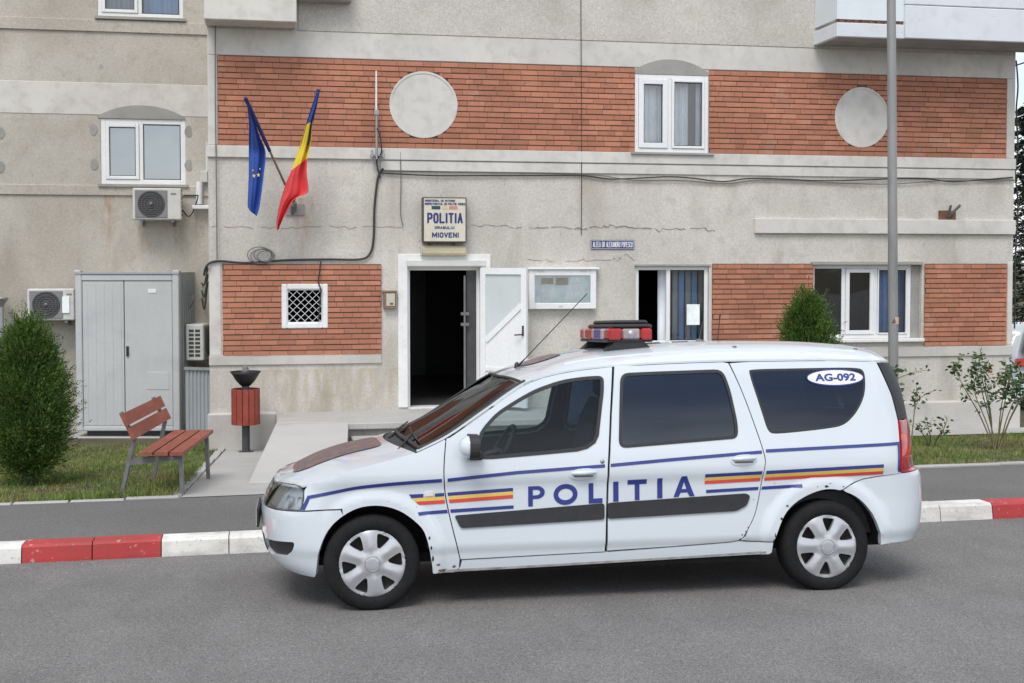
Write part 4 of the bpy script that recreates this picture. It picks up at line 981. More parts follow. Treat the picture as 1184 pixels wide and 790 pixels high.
# a pipe cover and lead beside the upper unit
S = thing('pipe_duct', 'white plastic pipe duct and grey box beside the upper air conditioner at the wall corner', 'duct', (W(236, 240, WINGY)[0], WINGY-.05, W(236, 240, WINGY)[1]))
mb = MB(); p = W(230, 236, WINGY-.1); q = W(240, 212, WINGY-.1); mb.tube([(p[0], WINGY-.08, p[1]), (p[0]+.01, WINGY-.08, q[1]+.02)], .05); mb.build('duct', M['white_pvc'], S)
mb = MB(); p = W(222, 242, WINGY-.1); q = W(243, 238.5, WINGY-.1); mb.box((p[0], WINGY-.16, p[1]), (q[0], WINGY-.02, q[1]+.01), bev=.01); mb.build('tray', M['white_pvc'], S)
mb = MB(); p = W(232, 211, WINGY-.1); q = W(240, 198, WINGY-.1); mb.box((p[0], WINGY-.12, p[1]), (q[0], WINGY-.02, q[1]), bev=.01); mb.tube([((p[0]+q[0])/2+.05, WINGY-.05, q[1]), ((p[0]+q[0])/2+.05, WINGY-.05, q[1]+.45)], .03); mb.build('junction_box', M['ac'], S)
cable('black lead from the upper air conditioner curling towards the corner duct', [(209, 240), (217, 250), (222, 247), (225, 240), (229, 228), (228, 226), (212, 226)], .010, Y=WINGY-.12)

# ---------------------------------------------------------------- pale metal cabinet
def camframe(x, d): p = _r*x+_f*d; return p.x, p.y
CD = 19.3; cw = 120*CD/1500; chh = 2.36
cx, cy = camframe((147-592)/1500*CD, CD)
zc_ = CH-(499-305)*CD/1500
S = thing('metal_cabinet', 'tall pale grey two door sheet metal container standing in the corner', 'cabinet', (cx, cy, zc_), -YAW)
def cb(name, m, boxes, par=S, bev=.0):
    mb = MB()
    for a, b in boxes: mb.box(a, b, bev=bev)
    return mb.build(name, M[m], par, world=False)
hw_ = cw/2
cb('frame', 'cab', [((-hw_, -.02, 0), (-hw_+.10, .12, chh)), ((hw_-.10, -.02, 0), (hw_, .12, chh)), ((-hw_+.10, -.018, chh-.12), (hw_-.10, .1, chh-.025)), ((-hw_+.10, -.018, .0), (hw_-.10, .1, .07))], bev=.012)
cb('roof', 'cab_side', [((-hw_-.005, -.03, chh-.02), (hw_+.005, 1.42, chh+.008))])
ROD = cb('corner_casting', 'cab', [((-hw_-.01, -.03, chh-.005), (-hw_+.09, .08, chh+.04)), ((hw_-.09, -.03, chh-.005), (hw_+.01, .08, chh+.04))], bev=.008)
xm = -hw_+.10+(cw-.2)*.465
def door(x0, x1, ribs, n=None):
    mb = MB(); mb.box((x0+.006, -.006, .075), (x1-.006, .05, chh-.125), bev=.006)
    for k in range(ribs): x = x0+(x1-x0)*(k+.5)/ribs; mb.box((x-.022, -.0095, .10), (x+.022, -.002, chh-.15), bev=.003)
    return mb.build('door', M['cab'], S, world=False)
door(-hw_+.10, xm, 5); D2 = door(xm, hw_-.10, 0)
cb('handle', 'black', [((xm+.03, -.035, 1.12), (xm+.065, -.004, 1.27))], D2, .006)
cb('name_plate', 'white_pvc', [((xm+.36, -.014, chh-.30), (xm+.48, -.005, chh-.24))], D2, .002)
cb('patched_panel', 'cab', [((xm+.32, -.012, .62), (xm+.66, -.005, .88))], D2, .002)
mb = MB(); mb.box((hw_-.02, .12, .0), (hw_, 1.4, chh-.02)); mb.box((-hw_, .12, 0), (-hw_+.02, 1.4, chh-.02)); mb.box((-hw_, 1.38, 0), (hw_, 1.40, chh-.02))
for k in range(9): mb.box((hw_-.001, .2+.13*k, .05), (hw_+.012, .25+.13*k, chh-.1), bev=.004)
mb.build('side_wall', M['cab_side'], S, world=False)
cb('floor_beam', 'dark_grille', [((-hw_+.12, .1, -.08), (hw_-.05, 1.3, .005))])
cb('base_slab', 'concrete', [((-hw_-.15, -.12, -.30), (hw_+.03, 1.5, -.085))], bev=.02)
p = S.matrix_basis if False else (Matrix.Translation(S.location) @ Matrix.Rotation(-YAW, 4, 'Z'))
q = p @ Vector((hw_+.022, .62, chh-1.33))
ac_unit((q.x, q.y, q.z), R(90)-YAW+R(0), 'air conditioner on the side of the pale metal cabinet, seen end on', w=.70, h=.55, d=.27)
# pipes on the cabinet side
mb = MB(); P = [p @ Vector(v) for v in ((hw_+.03, 1.0, chh-.72), (hw_+.05, 1.02, chh-.45), (hw_+.05, 1.0, chh-.3), (hw_+.02, .95, chh-.26))]; mb.tube(catmull(P, 6), .02)
P = [p @ Vector(v) for v in ((hw_+.03, .5, chh-.55), (hw_+.10, .46, chh-.42), (hw_+.06, .5, chh-.32))]; mb.tube(catmull(P, 6), .012)
tag(mb.build('pipe', M['cable_grey'], None, world='rebase'), 'grey insulated pipes above the end on air conditioner', 'pipe')
mb = MB(); P = []
for k in range(3):
    A = p @ Vector((hw_+.02, 1.3, chh-.15-.1*k)); Bq = Vector((W(241, 310+8*k)[0]-.01, WY+.03, W(241, 310+8*k)[1])); mid = (A+Bq)/2+Vector((.0, -.05, -.14-.08*k)); mb.tube(catmull([A, mid, Bq], 8), .012, 6)
mb.box(p @ Vector((hw_+.0, 1.25, chh-.36)), (p @ Vector((hw_+.16, 1.36, chh-.26))))
tag(mb.build('cable', M['cable'], None, world='rebase'), 'tangle of black cables bridging from the cabinet to the wall corner', 'cable')
# corrugated sheet enclosure right of the cabinet
S = thing('sheet_enclosure', 'grey corrugated sheet enclosure under the end on air conditioner', 'enclosure', (q.x+.1, q.y+.35, gz(0, 18.3)))
mb = MB(); a = fy(214, 426, 19.15); b = fy(243, 426, 18.95); n = 36; vs = []; zb0 = gz(0, 18.3)-.1; zt0 = a.z
for j in (0, 1):
    for i in range(n+1):
        t = i/n; v = Vector((a.x, 19.15, 0)).lerp(Vector((WX0-.01, 18.95, 0)), t); vs.append((v.x, v.y+.018*math.sin(t*7*2*math.pi), (zb0, zt0)[j]))
mb.add(vs, [(i, i+1, n+2+i, n+1+i) for i in range(n)], 0, True); mb.build('corrugated_sheet', M['cab_side'], S)
mb = MB(); mb.bar((a.x, 19.14, zt0), (WX0-.01, 18.94, zt0), .05, .04); mb.build('top_rail', M['metal'], S)

# ---------------------------------------------------------------- bench
YN, YF_ = 12.80, 14.5
def bp(px, py, Y): return fy(px, py, Y)
S = thing('park_bench', 'bench of red stained planks on grey steel legs at the lawn edge', 'bench', (-.9, 13.2, gz(-.9, 13.2)))
sa = bp(164, 527, YN); sb = bp(211, 523.5, YN); ta = bp(212, 500, YF_); tb = bp(240.5, 498, YF_)
zs_ = (sa.z+sb.z+ta.z+tb.z)/4+.012
A0, A1 = Vector((sa.x, YN-.05, zs_)), Vector((sb.x, YN+.03, zs_)); B0, B1_ = Vector((ta.x, YF_-.05, zs_)), Vector((tb.x, YF_+.03, zs_))
wd = ((A1-A0).length+(B1_-B0).length)/2
dirL = (B0-A0+B1_-A1).normalized(); dirW = Vector((dirL.y, -dirL.x, 0)); Ln = 1.68
c0 = (A0+A1)/2; A0 = c0-dirW*.215; A1 = c0+dirW*.215
for k in range(3):
    p0 = A0+dirW*(.07+.1445*k); mb = MB(); mb.obox(p0+dirL*(Ln/2-.05), dirL*(Ln/2), dirW*.062, Vector((0, 0, .017))); mb.build('seat_plank', M['red_wood'], S)
bk = (Vector((-dirW.x*.42, -dirW.y*.42, .90))).normalized(); n_ = bk.cross(dirL).normalized()
base = A0-dirW*.035+Vector((0, 0, .14))
for k in range(2):
    p0 = base+bk*(.065+.145*k); mb = MB(); mb.obox(p0+dirL*(Ln/2-.08), dirL*(Ln/2), bk*.062, n_*.016); mb.build('back_plank', M['red_wood'], S)
for t in (.08, Ln-.2):
    o_ = A0+dirL*t; gl = lambda v: gz(v.x, v.y)
    def q_(u, z): v = o_+dirW*u; return Vector((v.x, v.y, z))
    zt = zs_-.018
    f1 = q_(.39, 0); mb = MB(); mb.bar((*f1.xy, gl(f1)-.03), (*q_(.375, 0).xy, zt), .055, .035, up=dirW); 
    f2 = q_(-.20, 0); k1 = base+bk*0+n_*.034+dirL*t; top = base+bk*.29+n_*.034+dirL*t
    mb.bar((*f2.xy, gl(f2)-.03), k1, .055, .035, up=dirW); mb.bar(k1-bk*.02, top, .055, .03, up=dirW)
    mb.prism([(0, 0), (1, 0), (1, 1), (0, 1)], 'Z', 0, 0.0001) if False else None
    mb.bar(q_(-.13, zt-.075), q_(.39, zt-.025), .05, .06, up=(0, 0, 1)); mb.build('leg_frame', M['steel_grey'], S)

# ---------------------------------------------------------------- slatted bin with ashtray bowl
BYc = 17.45; pb = fy(284.5, 521, BYc); bz = gz(pb.x, BYc)
def BX(px): return fy(px, 470, BYc).x
def BZ(py): return fy(284, py, BYc).z
S = thing('litter_bin', 'round bin of red wooden slats with a black ashtray bowl on top', 'bin', (pb.x, BYc, bz))
mb = MB(); mb.tube([(pb.x, BYc, bz-.02), (pb.x, BYc, BZ(446))], .052, 14); mb.lathe([(.0, .014), (.10, .014), (.10, 0)], (pb.x, BYc, bz), n=20); mb.build('post', M['steel_dark'], S)
rb = (BX(299.5)-BX(268.5))/2
mb = MB(); mb.lathe([(rb-.03, 0), (rb-.025, .02), (rb-.025, .44), (rb-.035, .44)], (pb.x, BYc, BZ(490)), n=24); mb.lathe([(0, .02), (rb-.03, .02)], (pb.x, BYc, BZ(490)), n=24); mb.build('liner', M['steel_grey'], S)
for k in range(14):
    a = 2*math.pi*(k+.5)/14; c = Vector((pb.x+rb*math.cos(a), BYc+rb*math.sin(a), (BZ(449.5)+BZ(490.5))/2)); ra = Vector((math.cos(a), math.sin(a), 0)); ta_ = Vector((-math.sin(a), math.cos(a), 0))
    mb = MB(); mb.obox(c, ta_*.036, ra*.010, Vector((0, 0, (BZ(449.5)-BZ(490.5))/2))); mb.build('slat', M['bin_wood'], S)
mb = MB(); z0, z1 = BZ(447), BZ(429.5); mb.lathe([(.035, 0), (.06, .01), (.12, .07), (.175, .16), (.205, z1-z0), (.19, z1-z0-.005), (.15, .14), (.03, .12), (0, .12)], (pb.x, BYc, z0), n=28); mb.build('ashtray_bowl', M['black'], S)
mb = MB(); mb.lathe([(.045, 0), (.045, .10), (.03, .14), (.012, .17), (.0, .175)], (pb.x, BYc, z1-.08), n=16); mb.lathe([(.055, 0), (.055, .02), (.04, .03)], (pb.x, BYc, z1+.0), n=16); mb.build('cap', M['steel_grey'], S)

# ---------------------------------------------------------------- lamp post
LYp = 15.2; pl = fy(1033, 420, LYp); pt = fy(1030.5, 0, LYp); gzl = gz(pl.x, LYp)
S = thing('lamp_post', 'tall grey weathered steel lamp post rising behind the rear of the police car', 'lamp post', (pl.x, LYp, gzl))
rp = 5.8*LYp*1.03/1500
mb = MB(); tilt = (pt.x-pl.x)/(pt.z-pl.z)
def LP(z): return (pl.x+tilt*(z-pl.z), LYp, z)
mb.tube([LP(gzl-.1), LP(2.0), LP(5), LP(8.2)], [rp*1.05, rp, rp*.93, rp*.75], 18); mb.build('pole', M['pole'], S)
mb = MB(); mb.lathe([(rp*1.9, 0), (rp*1.9, .03), (rp*1.25, .05), (rp*1.2, .12)], LP(gzl), n=18); mb.build('base_collar', M['pole'], S)
mb = MB(); A_ = Vector(LP(8.15)); mb.tube(catmull([A_, A_+Vector((0, -.35, .45)), A_+Vector((0, -1.1, .62))], 6), .03); mb.build('arm', M['pole'], S)
mb = MB(); c = A_+Vector((0, -1.35, .62)); mb.box(c-Vector((.13, .3, .06)), c+Vector((.13, .3, .06)), bev=.05); mb.build('lamp_head', M['ac'], S)
mb = MB(); c = fy(1034, 371, LYp-rp-.004)
for i in range(6):
    a0, a1 = -.75+.25*i, -.5+.25*i
    mb.add([(pl.x+(rp+.002)*math.sin(a), LYp-(rp+.002)*math.cos(a), c.z+dz) for a, dz in ((a0, -.045), (a1, -.045), (a1, .045), (a0, .045))], [(0, 1, 2, 3)])
o = mb.build('warning_sticker', M['warn'], S)
mb = MB(); yq = LYp-rp-.006; mb.tube([(c.x-.025, yq, c.z-.022), (c.x+.025, yq, c.z-.022), (c.x, yq, c.z+.025), (c.x-.025, yq, c.z-.022)], .0035, 5); mb.bar((c.x, yq, c.z-.01), (c.x, yq, c.z+.01), .005, .003, up=(0, 1, 0)); mb.build('warning_symbol', M['black'], o)

# funnel topped pipe at the left edge
q = fy(1.5, 352, WINGY-.2); S = thing('down_pipe', 'grey pipe with a flared funnel top at the left edge behind the bush', 'pipe', (q.x, WINGY-.2, -.5))
mb = MB(); mb.tube([(q.x, WINGY-.2, -.5), (q.x, WINGY-.2, q.z)], .035, 12); mb.build('pipe', M['metal'], S)
mb = MB(); mb.lathe([(.035, -.02), (.05, .02), (.10, .10), (.11, .12), (.0, .13)], (q.x, WINGY-.2, q.z-.02), n=18); mb.build('funnel', M['metal'], S)

# ================================================================== VEGETATION
def leaf_mesh(name, C, D, size, m, parent, aspect=.5, n_per=1):
    """C: centres, D: directions (growth), one pointed leaf quad each"""
    C = np.asarray(C); D = np.asarray(D); n = len(C)
    D = D/np.linalg.norm(D, axis=1)[:, None]
    rnd = rng.normal(size=(n, 3)); S_ = np.cross(D, rnd); S_ /= np.linalg.norm(S_, axis=1)[:, None]
    s = size*rng.uniform(.6, 1.4, n)[:, None]
    V = np.empty((n, 4, 3)); V[:, 0] = C-D*s*.5; V[:, 1] = C+S_*s*aspect*.5; V[:, 2] = C+D*s*.6; V[:, 3] = C-S_*s*aspect*.5
    me = bpy.data.meshes.new(name); me.from_pydata(V.reshape(-1, 3).tolist(), [], np.arange(4*n).reshape(-1, 4).tolist()); me.materials.append(m)
    o = bpy.data.objects.new(name, me); COL.objects.link(o)
    if parent: o.parent = parent
    return o
def thuja(label, x, y, h, rw, n_spray, seed, leaf=.03):
    g = np.random.default_rng(seed); z0 = gz(x, y)
    T_ = thing('thuja_shrub', label, 'shrub', (x, y, z0), 0, 'thuja shrubs in front of the building')
    C = []; D = []
    prof_ = hermite([(0, .30), (.10, .62), (.28, .94), (.40, 1.0), (.58, .90), (.76, .66), (.9, .40), (1, .10)])
    for k in range(n_spray):                   # clumps of flat scale leaf sprays
        t = ((k+g.random())/n_spray)**.9; z = .10*h+t*.86*h; a = k*2.39996+g.normal(0, .25)
        lump = 1+.13*math.sin(3*a+7*t+seed)+.10*math.sin(5*a-11*t+2*seed)
        r = rw*prof_(t)*lump*(g.uniform(.80, 1.06) if g.random() < .75 else g.uniform(.3, .75)); cs = g.uniform(.045, .085)*(1+.25*(g.random() < .1))
        up0 = Vector((math.cos(a)*.6, math.sin(a)*.6, .9)).normalized()
        for j in range(44):
            off = Vector((g.normal(0, cs), g.normal(0, cs), g.normal(0, cs*1.35))); c = Vector((r*math.cos(a), r*math.sin(a), z))+off
            up = (up0+off*5+Vector((g.normal(0, .22), g.normal(0, .22), g.normal(0, .22)))).normalized(); side = up.cross(Vector((g.normal(), g.normal(), g.normal()))).normalized(); L_ = g.uniform(.05, .10)
            for i in range(7):
                u = i/6; sd_ = (-1)**i*.42*(1-u*.7); d = (up+side*sd_*1.7).normalized(); p = c+up*L_*(u-.3)+side*sd_*L_*.6
                C.append(tuple(p)); D.append(tuple(d))
    o = leaf_mesh('foliage', C, D, leaf, M['thuja'], T_, .42)
    mb = MB()
    for i in range(9):
        a = g.uniform(0, 6.28); b = g.uniform(.2, .75)
        mb.tube(catmull([(.05*math.cos(a), .05*math.sin(a), -.05), (.3*rw*b*math.cos(a), .3*rw*b*math.sin(a), .2*h), (.55*rw*b*math.cos(a), .55*rw*b*math.sin(a), .72*h)], 4), [.022]*4+[.014]*4+[.006], 6)
    mb.build('stem', M['bark'], T_, world=False)
    return T_
xb = fy(36, 500, 14.25); thuja('big bushy dark green conifer shrub at the left edge of the lawn', xb.x-.03, 14.25, 1.68, .345, 460, 3, .024)
xb = fy(932, 400, 16.4); thuja('small rounded conifer shrub behind the car roof under the wide window', xb.x, 16.4, fy(932, 331, 16.4).z-gz(xb.x, 16.4)-.13, .38, 300, 5, .026)

def rose(label, x, y, stems, seed, h, spread, leaves, flowers=()):
    g = np.random.default_rng(seed); T_ = thing('rose_bush', label, 'rose bush', (x, y, gz(x, y)), 0, 'rose bushes on the right lawn')
    mb = MB(); C = []; D = []
    for k in range(stems):
        a = g.uniform(0, 6.28) if k else 0; tx = spread*(-1+2*k/max(1, stems-1))+g.normal(0, .06); ty = g.normal(0, .15); hh = h*g.uniform(.62, 1.0)
        P = catmull([(g.normal(0, .05), g.normal(0, .05), -.03), (tx*.4, ty*.4, hh*.4), (tx*.85, ty*.9, hh*.8), (tx, ty, hh)], 5)
        mb.tube(P, [.010-.007*i/(len(P)-1) for i in range(len(P))], 5)
        def put(p, n):
            for _ in range(n):
                d = Vector((g.normal(), g.normal(), g.normal()*.6)).normalized(); q = p+d*g.uniform(.02, .085)
                C.append(tuple(q)); D.append(tuple(d))
        for b in range(3):                     # side shoots
            i = int(len(P)*g.uniform(.45, .92)); p = P[min(i, len(P)-1)]; e = p+Vector((g.normal(0, .13), g.normal(0, .1), g.uniform(.03, .17)))
            mb.tube([p, (p+e)/2+Vector((0, 0, .02)), e], [.005, .004, .003], 4)
            for t in (.4, .7, 1.): put(p.lerp(e, t), leaves)
        for i in range(len(P)*5//10, len(P)): put(P[i], leaves if g.random() < .8 else 0)
        put(P[-1], leaves*2)
    mb.build('stems', M['rose_stem'], T_, world=False)
    leaf_mesh('leaves', C, D, .055, M['leaf'], T_, .62)
    for (fx, fy_, fz) in flowers:
        mb = MB()
        for k in range(9):
            a = k*2.4; r_ = .007+.002*k; c = Vector((fx+r_*math.cos(a), fy_+r_*math.sin(a), fz)); d = Vector((math.cos(a), math.sin(a), 0)); t = Vector((-math.sin(a), math.cos(a), 0))
            mb.add([c-t*.012, c+t*.012, c+t*.015+d*.012+Vector((0, 0, .028)), c+d*.016+Vector((0, 0, .034)), c-t*.015+d*.012+Vector((0, 0, .028))], [(0, 1, 2, 3, 4)])
        mb.build('flower', M['petal'], T_, world=False)
    return T_
Yr = 14.9; q = fy(1152, 515, Yr)
rose('tall leggy rose bush with apricot blooms at the right end of the lawn', q.x, Yr, 11, 11, 1.24, .46, 5, [(-.16, -.1, .98), (-.05, -.12, .90), (-.14, -.05, 1.02)])
Yr = 13.7; q = fy(1052, 500, Yr); rose('thin rose bush half hidden behind the rear corner of the car', q.x, Yr, 3, 12, 1.15, .10, 3)
Yr = 15.3; q = fy(1077, 515, Yr); rose('low sparse rose shoot in the grass between the car and the tall rose', q.x, Yr, 4, 15, .34, .16, 1)

# firs beyond the right corner
def fir(label, x, y, h, rw, seed, n=9000):
    g = np.random.default_rng(seed); T_ = thing('fir_tree', label, 'tree', (x, y, -.5), 0, 'dark firs beyond the building')
    mb = MB(); mb.tube([(0, 0, -.1), (0, 0, h*.5), (0, 0, h)], [.16, .10, .02], 8)
    C = []; D = []
    nb = 90
    for b in range(nb):
        t = b/nb; z = .06*h+t*.92*h; a = b*2.4+g.normal(0, .2); L_ = rw*(1-t)**.8*g.uniform(.75, 1.1)+.15
        P = [Vector((0, 0, z)), Vector((math.cos(a)*L_*.6, math.sin(a)*L_*.6, z-.05*L_)), Vector((math.cos(a)*L_, math.sin(a)*L_, z-.25*L_))]
        mb.tube(P, [.03*(1-t)+.01, .015, .006], 4)
        for _ in range(int(n/nb)):
            u = g.uniform(.1, 1); p = P[0].lerp(P[1], u*2) if u < .5 else P[1].lerp(P[2], u*2-1)
            d = Vector((math.cos(a)+g.normal(0, .7), math.sin(a)+g.normal(0, .7), g.normal(-.25, .4))).normalized()
            C.append(tuple(p+d*g.uniform(0, .16)+Vector((0, 0, g.normal(0, .05))))); D.append(tuple(d))
    mb.build('trunk', M['bark'], T_, world=False); leaf_mesh('crown', C, D, .17, M['fir'], T_, .3)
    return T_
for (px, Y, h, rw, s, lb) in ((1192, 34, 7.6, 2.0, 1, 'dark fir close beyond the right corner of the building'), (1215, 42, 9.5, 2.6, 2, 'taller dark fir standing further back beyond the right corner')):
    q = fy(px, 350, Y); fir(lb, q.x, Y, h, rw, s)
cable('black cables hanging down the outer right corner of the building', [(1175, 70), (1177, 100), (1175, 130), (1177, 170), (1174, 200), (1177, 240), (1174, 300), (1173, 380)], .012, Y=WY+.2)
cable('overhead wire reaching the right corner of the building', [(1174, 76), (1180, 74), (1195, 70), (1230, 66), (1300, 55)], .012, Y=WY+.1)
# ================================================================== POLICE CAR
# local frame: x runs from the front axle to the rear, y across (the street side is -y), z up
HC = .87
sec = hermite([(.12,.78),(.20,.822),(.28,.838),(.335,.846),(.365,.860),(.45,.858),(.60,.852),(.72,.853),(.785,.870),(.84,.868),(.90,.860),(.97,.846),(1.1,.818),(1.25,.783),(1.4,.744),(1.5,.712),(1.56,.69)])
nose = hermite([(.12,-0.470),(.20,-0.560),(.25,-0.625),(.35,-0.665),(.46,-0.680),(.56,-0.682),(.60,-0.670),(.63,-0.655),(.70,-0.615),(.76,-0.565),(.82,-0.490),(.90,-0.370)])
tailx = hermite([(.12,3.500),(.22,3.610),(.30,3.690),(.42,3.740),(.55,3.755),(.70,3.750),(.735,3.730),(.76,3.680),(1.0,3.670),(1.10,3.660),(1.25,3.635),(1.40,3.580),(1.48,3.535),(1.56,3.475)])
XF, NF, XR, NR = -.15, 2.5, 3.2, 3.0
def arc(lx, ly, n, N=240):
    t = [0.]; P = [(0., ly)]
    for i in range(1, N+1):
        a = math.pi/2*i/N; p = (lx*math.sin(a)**(2/n), ly*max(0, math.cos(a))**(2/n)); t.append(t[-1]+math.hypot(p[0]-P[-1][0], p[1]-P[-1][1])); P.append(p)
    return t
AF, AR = arc(.56, .86, NF), arc(.44, .86, NR)
SF, SR = XF-AF[-1], XR+AR[-1]                 # arc coordinate of the middle of the nose and of the tail
def flare(x, z):
    o = 0.
    for cx, cz, r in ((.015, .29, .345), (2.905, .29, .36)):
        d = math.hypot(x-cx, z-cz)
        if z > .2: q = min(1, max(0, (max(d, r)-r-.055)/.035)); o += .016*(1-q*q*(3-2*q))
    if x < XF: o *= max(0., 1-((XF-x)/.22))**2
    return o
def phi(T, l):
    i = max(1, min(len(T)-1, bisect.bisect_left(T, l))); f = (l-T[i-1])/(T[i]-T[i-1]); return math.pi/2*min(1, max(0, (i-1+f)/(len(T)-1)))
def side(s, z):
    """point of the body side: s equals x between the ends and follows the bumpers round"""
    if s < XF:
        a = phi(AF, XF-s); u = math.sin(a)**(2/NF); v = max(0, math.cos(a))**(2/NF); x = XF-(XF-nose(z))*u
        return x, (sec(z)+flare(x, z))*v
    if s > XR:
        a = phi(AR, s-XR); u = math.sin(a)**(2/NR); v = max(0, math.cos(a))**(2/NR); x = XR+(tailx(z)-XR)*u
        return x, (sec(z)+flare(x, z))*v
    return s, sec(z)+flare(s, z)
def s_of(x, z):
    if x < XF:
        u = min(1, (XF-x)/(XF-nose(z))); i = math.asin(u**(NF/2))/(math.pi/2)*(len(AF)-1); k = min(len(AF)-2, int(i)); return XF-(AF[k]+(AF[k+1]-AF[k])*(i-k))
    if x > XR:
        u = min(1, (x-XR)/(tailx(z)-XR)); i = math.asin(u**(NR/2))/(math.pi/2)*(len(AR)-1); k = min(len(AR)-2, int(i)); return XR+(AR[k]+(AR[k+1]-AR[k])*(i-k))
    return x
def toS(P): return [p[1:] if p[0] == 's' else (s_of(*p), p[1]) for p in P]
def surf(s, z, off=0.):
    x, h = side(s, z)
    if off == 0: return Vector((x, -h, z))
    e = .004; s1, s0 = min(s+e, SR-1e-4), max(s-e, SF+1e-4)
    a = Vector((side(s1, z)[0]-side(s0, z)[0], -(side(s1, z)[1]-side(s0, z)[1]), 0)); b = Vector((side(s, z+e)[0]-side(s, z-e)[0], -(side(s, z+e)[1]-side(s, z-e)[1]), 2*e))
    n = a.cross(b)
    if n.length < 1e-9: n = Vector((0, -1, 0))
    return Vector((x, -h, z))+n.normalized()*off
CAR = None
def panel(name, m, parent, outer, holes=(), off=0., depth=.012, far=False, step=.026, rim=True, conv=True, both=False, mats=None):
    """a piece of the body side cut out along an outline; far=True mirrors it to the other side"""
    if conv: outer = toS(outer); holes = [toS(h) for h in holes]
    pts, tris, loops = cdt(outer, holes, step, step*.8)
    mb = MB()
    for sg in ((1, -1) if both else ((-1,) if far else (1,))):
        fl = lambda v: (v[0], v[1]*sg, v[2])
        mb.add([fl(surf(p[0], p[1], off)) for p in pts], [t if sg > 0 else t[::-1] for t in tris], 0, True)
        if rim:
            for lp in loops:
                n = len(lp); vs = [fl(surf(p[0], p[1], off)) for p in lp]+[fl(surf(p[0], p[1], off-depth)) for p in lp]
                fs = [(i, i+n, (i+1) % n+n, (i+1) % n) for i in range(n)]; mb.add(vs, [f if sg > 0 else f[::-1] for f in fs], 0, False)
    return mb.build(name, mats or m, parent, world=False)
# paint and trims
M['car_white'] = mat('white car paint', (.60, .648, .69), .32, noise=[(1.2, .02), (5, .10, (.55, .56, .56), None, .5, .75)], coat=1., coat_rough=.025)
M['car_blue'] = mat('blue vinyl', (.020, .036, .21), .35, coat=.5, noise=[(6, .05)])
M['car_yellow'] = mat('yellow vinyl', (.72, .50, .10), .35, coat=.5, noise=[(6, .05)])
M['car_red'] = mat('red vinyl', (.62, .06, .045), .35, coat=.5, noise=[(6, .05)])
M['car_trim'] = mat('black trim', (.022, .022, .024), .55, noise=[(20, .15)])
M['rubber'] = mat('tyre rubber', (.012, .012, .0125), .85, spec=.25, noise=[(8, .25), (60, .2)], bump=[(120, .002)])
M['hubcap'] = mat('silver hubcap', (.52, .53, .55), .34, .55, noise=[(12, .06), (30, .2, (.36, .35, .33), None, .6, .75)])
M['rim_dark'] = mat('dark steel rim', (.035, .033, .031), .7, noise=[(15, .3, (.10, .065, .04))])
M['glass_front'] = glass('car glass', (.72, .79, .80), .03, refl=(.75, .82, .9))
M['glass_screen'] = glass('windscreen glass', (.42, .47, .46), .04, refl=(.22, .235, .245))
M['glass_tint'] = glass('tinted car glass', (.022, .028, .04), .07, refl=(.72, .82, 1.))
M['glass_tint_far'] = glass('tinted blue car glass', (.035, .06, .11), .12, refl=(.72, .8, .95))
M['lens_clear'] = glass('clear lens', (.92, .94, .95), .10)
M['reflector'] = mat('headlamp reflector', (.66, .67, .67), .34, .7, noise=[(6, .2)])
M['lens_red'] = mat('red lens', (.50, .012, .012), .12, coat=1., noise=[(25, .3)])
M['lens_dkred'] = mat('smoked red lens', (.28, .010, .012), .15, coat=1., noise=[(25, .3)])
M['bar_red'] = mat('red beacon lens', (.36, .008, .012), .2, coat=.25)
M['bar_blue'] = mat('blue beacon lens', (.02, .04, .24), .2, coat=.25)
M['ind_clear'] = mat('indicator lens', (.62, .60, .58), .2, coat=.5)
M['bar_clear'] = mat('clear beacon lens', (.30, .28, .29), .12, coat=1.)
M['bar_grey'] = mat('grey beacon lens', (.28, .22, .22), .12, coat=1.)
M['under'] = mat('underbody', (.012, .012, .012), .95)
M['inner'] = mat('dark door gap', (.02, .02, .021), .9)
M['cabin'] = mat('cabin grey', (.055, .057, .06), .8, noise=[(8, .2)])
M['seat_blue'] = mat('dark blue seat cloth', (.022, .03, .055), .9, noise=[(30, .2)])
M['chip'] = mat('rust chip', (.035, .024, .019), .9, noise=[(60, .4)])
M['chip_brown'] = mat('brown rust', (.17, .085, .04), .95, noise=[(40, .4), (90, .3, (.06, .03, .02))])
M['dirt'] = mat('road grime', (.34, .33, .31), .9, noise=[(12, .3), (30, .5, (.12, .10, .08))])

WH = .285
CARZ = R(-1.683)
_ey = Vector((-math.sin(CARZ), math.cos(CARZ), 0))
O_ = Vector((.671, 7.789, 0))+_ey*HC
ROLL = -math.atan(.05)                         # the car leans with the fall of the street
O_ = Vector((.671, 7.789, 0))+Matrix.Rotation(CARZ, 3, 'Z') @ Matrix.Rotation(ROLL, 3, 'X') @ Vector((0, HC, 0))
CAR = thing('police_car', 'white police estate car with blue lettering and tricolour stripes parked along the kerb', 'police car', O_, CARZ)
CAR.rotation_euler = (ROLL, 0, CARZ)

